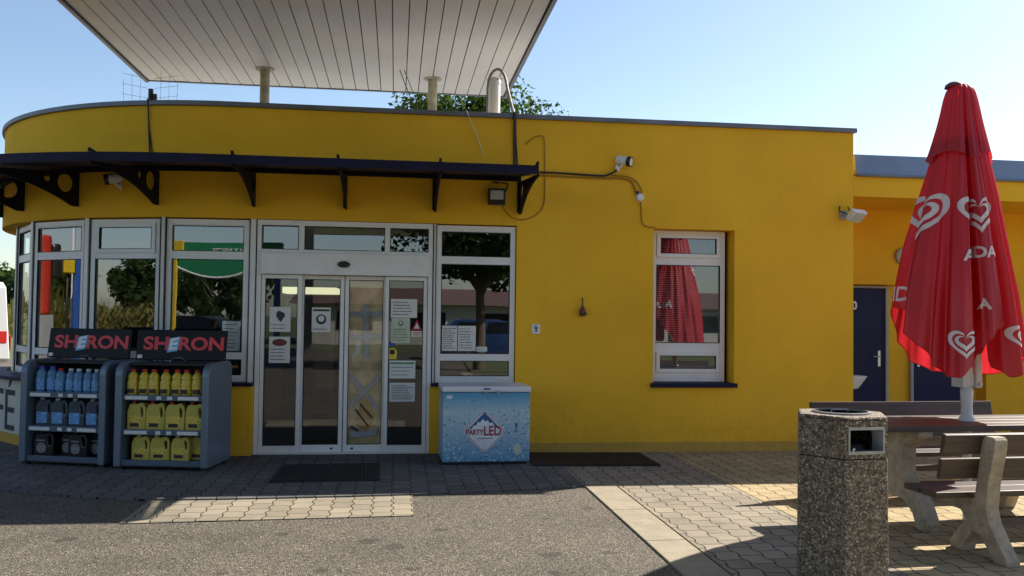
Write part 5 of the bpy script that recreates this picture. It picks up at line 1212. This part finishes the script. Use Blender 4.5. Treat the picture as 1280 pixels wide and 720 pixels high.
vehicle('parked_car', 'dark grey hatchback mirrored in the window above the racks', 'car', (-10.6, -9.6, 0), R(8), 4.15, 1.47, 1.72, CAR, 0.95, 'blacklabel', ((0.55, 1.55, 0.98, 1.36), (1.62, 2.75, 0.98, 1.36)))
for i, (x, y_, h, s_) in enumerate(((-15, -30, 4.6, 2.6), (-20, -33, 5.2, 3.0), (-11, -33, 4.2, 2.6))):
    lab = ['middle tree mirrored behind the green stand', 'bigger tree mirrored behind the left post of the green stand', 'low tree mirrored under the white valance edge'][i]
    tree('field_tree', lab, (x, y_, -0.02), h*0.35, (h*0.6, s_, s_, h*0.42), 1800, 0.26, 'leafdark', 80+i, 'far trees around the field')
# ------------------------------------------------------------------ far forecourt, mirrored in the glass
tn = thing('promo_stand', 'green forecourt stand with white lettering mirrored in the window', 'stand', (-6.3, -7.85, 0), R(0))
b = MB(); b.box(-2.85, 2.8, 0, 0.5, 3.36, 3.76); b.build('fascia_panel', 'tentgreen', tn)
b = MB(); n_ = 24
for k in range(2):
    xs_ = [-2.85+2.8*k+2.8*i/n_ for i in range(n_+1)]; P = [(x, 3.359) for x in xs_] + [(xs_[i], 3.10-0.42*math.sin(PI*i/n_)) for i in range(n_, -1, -1)]
    b.prism(P, 0.44, 0.48, lambda a, c_, d: (a, d, c_))
b.build('valance', 'tentgreen', tn)
b = MB()
for k in range(2):
    b.tube([(-2.85+2.8*k+2.8*i/n_, 0.46, 3.08-0.42*math.sin(PI*i/n_)) for i in range(n_+1)], 0.04, 6)
b.build('valance_edge', 'white', tn)
text_on('lettering', 'MALY NECTE.', 0.205, 'white', tn, lambda a, c_: (-1.62-a, 0.506, 3.50+c_), bold=0.006, align='RIGHT')
for s_, x in (('pumpyellow', -2.72), ('pumpblue', 2.7)):
    p = MB(); p.box(x-0.09, x+0.09, 0.50, 0.62, 0, 3.30); p.build('post', s_, tn)
p = MB(); p.box(-2.80, -2.42, 0.51, 0.60, 3.32, 3.80); p.build('post_head', 'pumpyellow', tn, bevel=0.02)
fp = thing('fuel_totem', 'red and black forecourt totem mirrored in the curved window', 'totem', (-11.1, 11.45, 0), R(80))
b = MB(); b.box(-0.30, 0.42, -0.15, 0.15, 0, 1.5); b.build('base', 'greyplastic', fp, bevel=0.01)
b = MB(); b.box(-0.24, 0.40, -0.17, 0.17, 1.503, 3.0); b.build('panel', 'pumpred', fp, bevel=0.05)
b = MB(); b.box(-0.40, -0.242, -0.15, 0.15, 2.2, 2.85); b.build('display', 'black', fp, bevel=0.05)
ap = thing('air_pump', 'blue and yellow air pump column mirrored in the curved window', 'air pump', (-11.2, 10.74, 0), R(80))
b = MB(); b.box(-0.08, 0.08, -0.14, 0.14, 0, 2.66); b.build('column', 'pumpblue', ap, bevel=0.02)
b = MB(); b.box(0.083, 0.27, -0.17, 0.17, 2.3, 2.70); b.build('cap', 'pumpyellow', ap, bevel=0.02)
b = MB(); b.tube(smooth_path([(0.18, 0, 2.3), (0.20, -0.1, 1.6), (0.17, -0.1, 0.7), (0.09, 0, 0.9)], 6), 0.025, 8); b.build('hose', 'black', ap)
mp_ = MB(); mp_.tube([(-12.5, 10.85, 0), (-12.5, 10.85, 3.4)], 0.03, 8); tag(mp_.build('flag_pole', 'white'), 'slim white pole mirrored in the curved window', 'pole')
hl = thing('pale_hall', 'long pale hall with red tiled roof mirrored in the doors', 'building', (9, -31, 0))
b = MB(); b.box(-14, 14, -5, 5, 0, 2.1); b.build('wall', 'hall', hl)
b = MB(); b.prism([(-5.5, 2.102), (5.5, 2.102), (0, 3.1)], -14.4, 14.4, lambda a, c_, d: (d, a, c_)); b.build('roof', 'halltile', hl)
for i in range(7):
    b = MB(); b.box(-12+i*3.8, -10.2+i*3.8, 5.0, 5.04, 0.8, 1.7); b.build('window', 'carglass', hl)

# ------------------------------------------------------------------ camera, light, world
def cam_axes(yaw, pitch, roll):
    f = Vector((math.sin(yaw)*math.cos(pitch), math.cos(yaw)*math.cos(pitch), math.sin(pitch)))
    r0 = Vector((math.cos(yaw), -math.sin(yaw), 0)); u0 = r0.cross(f)
    r = r0*math.cos(roll)+u0*math.sin(roll); u = -r0*math.sin(roll)+u0*math.cos(roll); return r, u, f
r, u, f = cam_axes(R(7.51), R(1.80), R(0.731))
cd_ = bpy.data.cameras.new('camera'); cam = bpy.data.objects.new('camera', cd_); COL.objects.link(cam)
cd_.sensor_width = 36; cd_.lens = 36*1100/1280; cd_.clip_end = 2000; cd_.clip_start = 0.05
cam.matrix_world = Matrix(((r.x, u.x, -f.x, 0), (r.y, u.y, -f.y, 0), (r.z, u.z, -f.z, 1.6), (0, 0, 0, 1)))
sc.camera = cam
SX, SY = 1.08, 0.57       # metres of shadow per metre of height, to -x and -y
sd = Vector((SX, SY, 1)).normalized(); el = math.asin(sd.z); az = math.atan2(SX, SY)
sun = bpy.data.lights.new('sun', 'SUN'); sun.energy = 5.0; sun.angle = R(0.53); sun.color = (1.0, 0.92, 0.80)
so = bpy.data.objects.new('sun', sun); COL.objects.link(so); so.rotation_euler = sd.to_track_quat('Z', 'Y').to_euler(); so.location = (20, 20, 30)
wd = bpy.data.worlds.new('World'); sc.world = wd; wd.use_nodes = True; t = wd.node_tree
sky = t.nodes.new('ShaderNodeTexSky'); sky.sky_type = 'NISHITA'; sky.sun_disc = False
sky.sun_elevation = el; sky.sun_rotation = az; sky.air_density = 1.0; sky.dust_density = 0.8; sky.ozone_density = 1.2; sky.altitude = 200
bg = t.nodes['Background']; L(t, sky.outputs[0], bg.inputs['Color']); bg.inputs['Strength'].default_value = 0.088
sc.view_settings.view_transform = 'Standard'; sc.view_settings.look = 'None'; sc.view_settings.exposure = 1.05; sc.view_settings.gamma = 1.0; sc.view_settings.use_curve_mapping = False
sc.render.engine = 'CYCLES'
sc.cycles.max_bounces = 10; sc.cycles.diffuse_bounces = 5; sc.cycles.glossy_bounces = 4; sc.cycles.transparent_max_bounces = 12; sc.cycles.use_denoising = True
sc.cycles.caustics_reflective = False; sc.cycles.caustics_refractive = False; sc.cycles.sample_clamp_indirect = 8
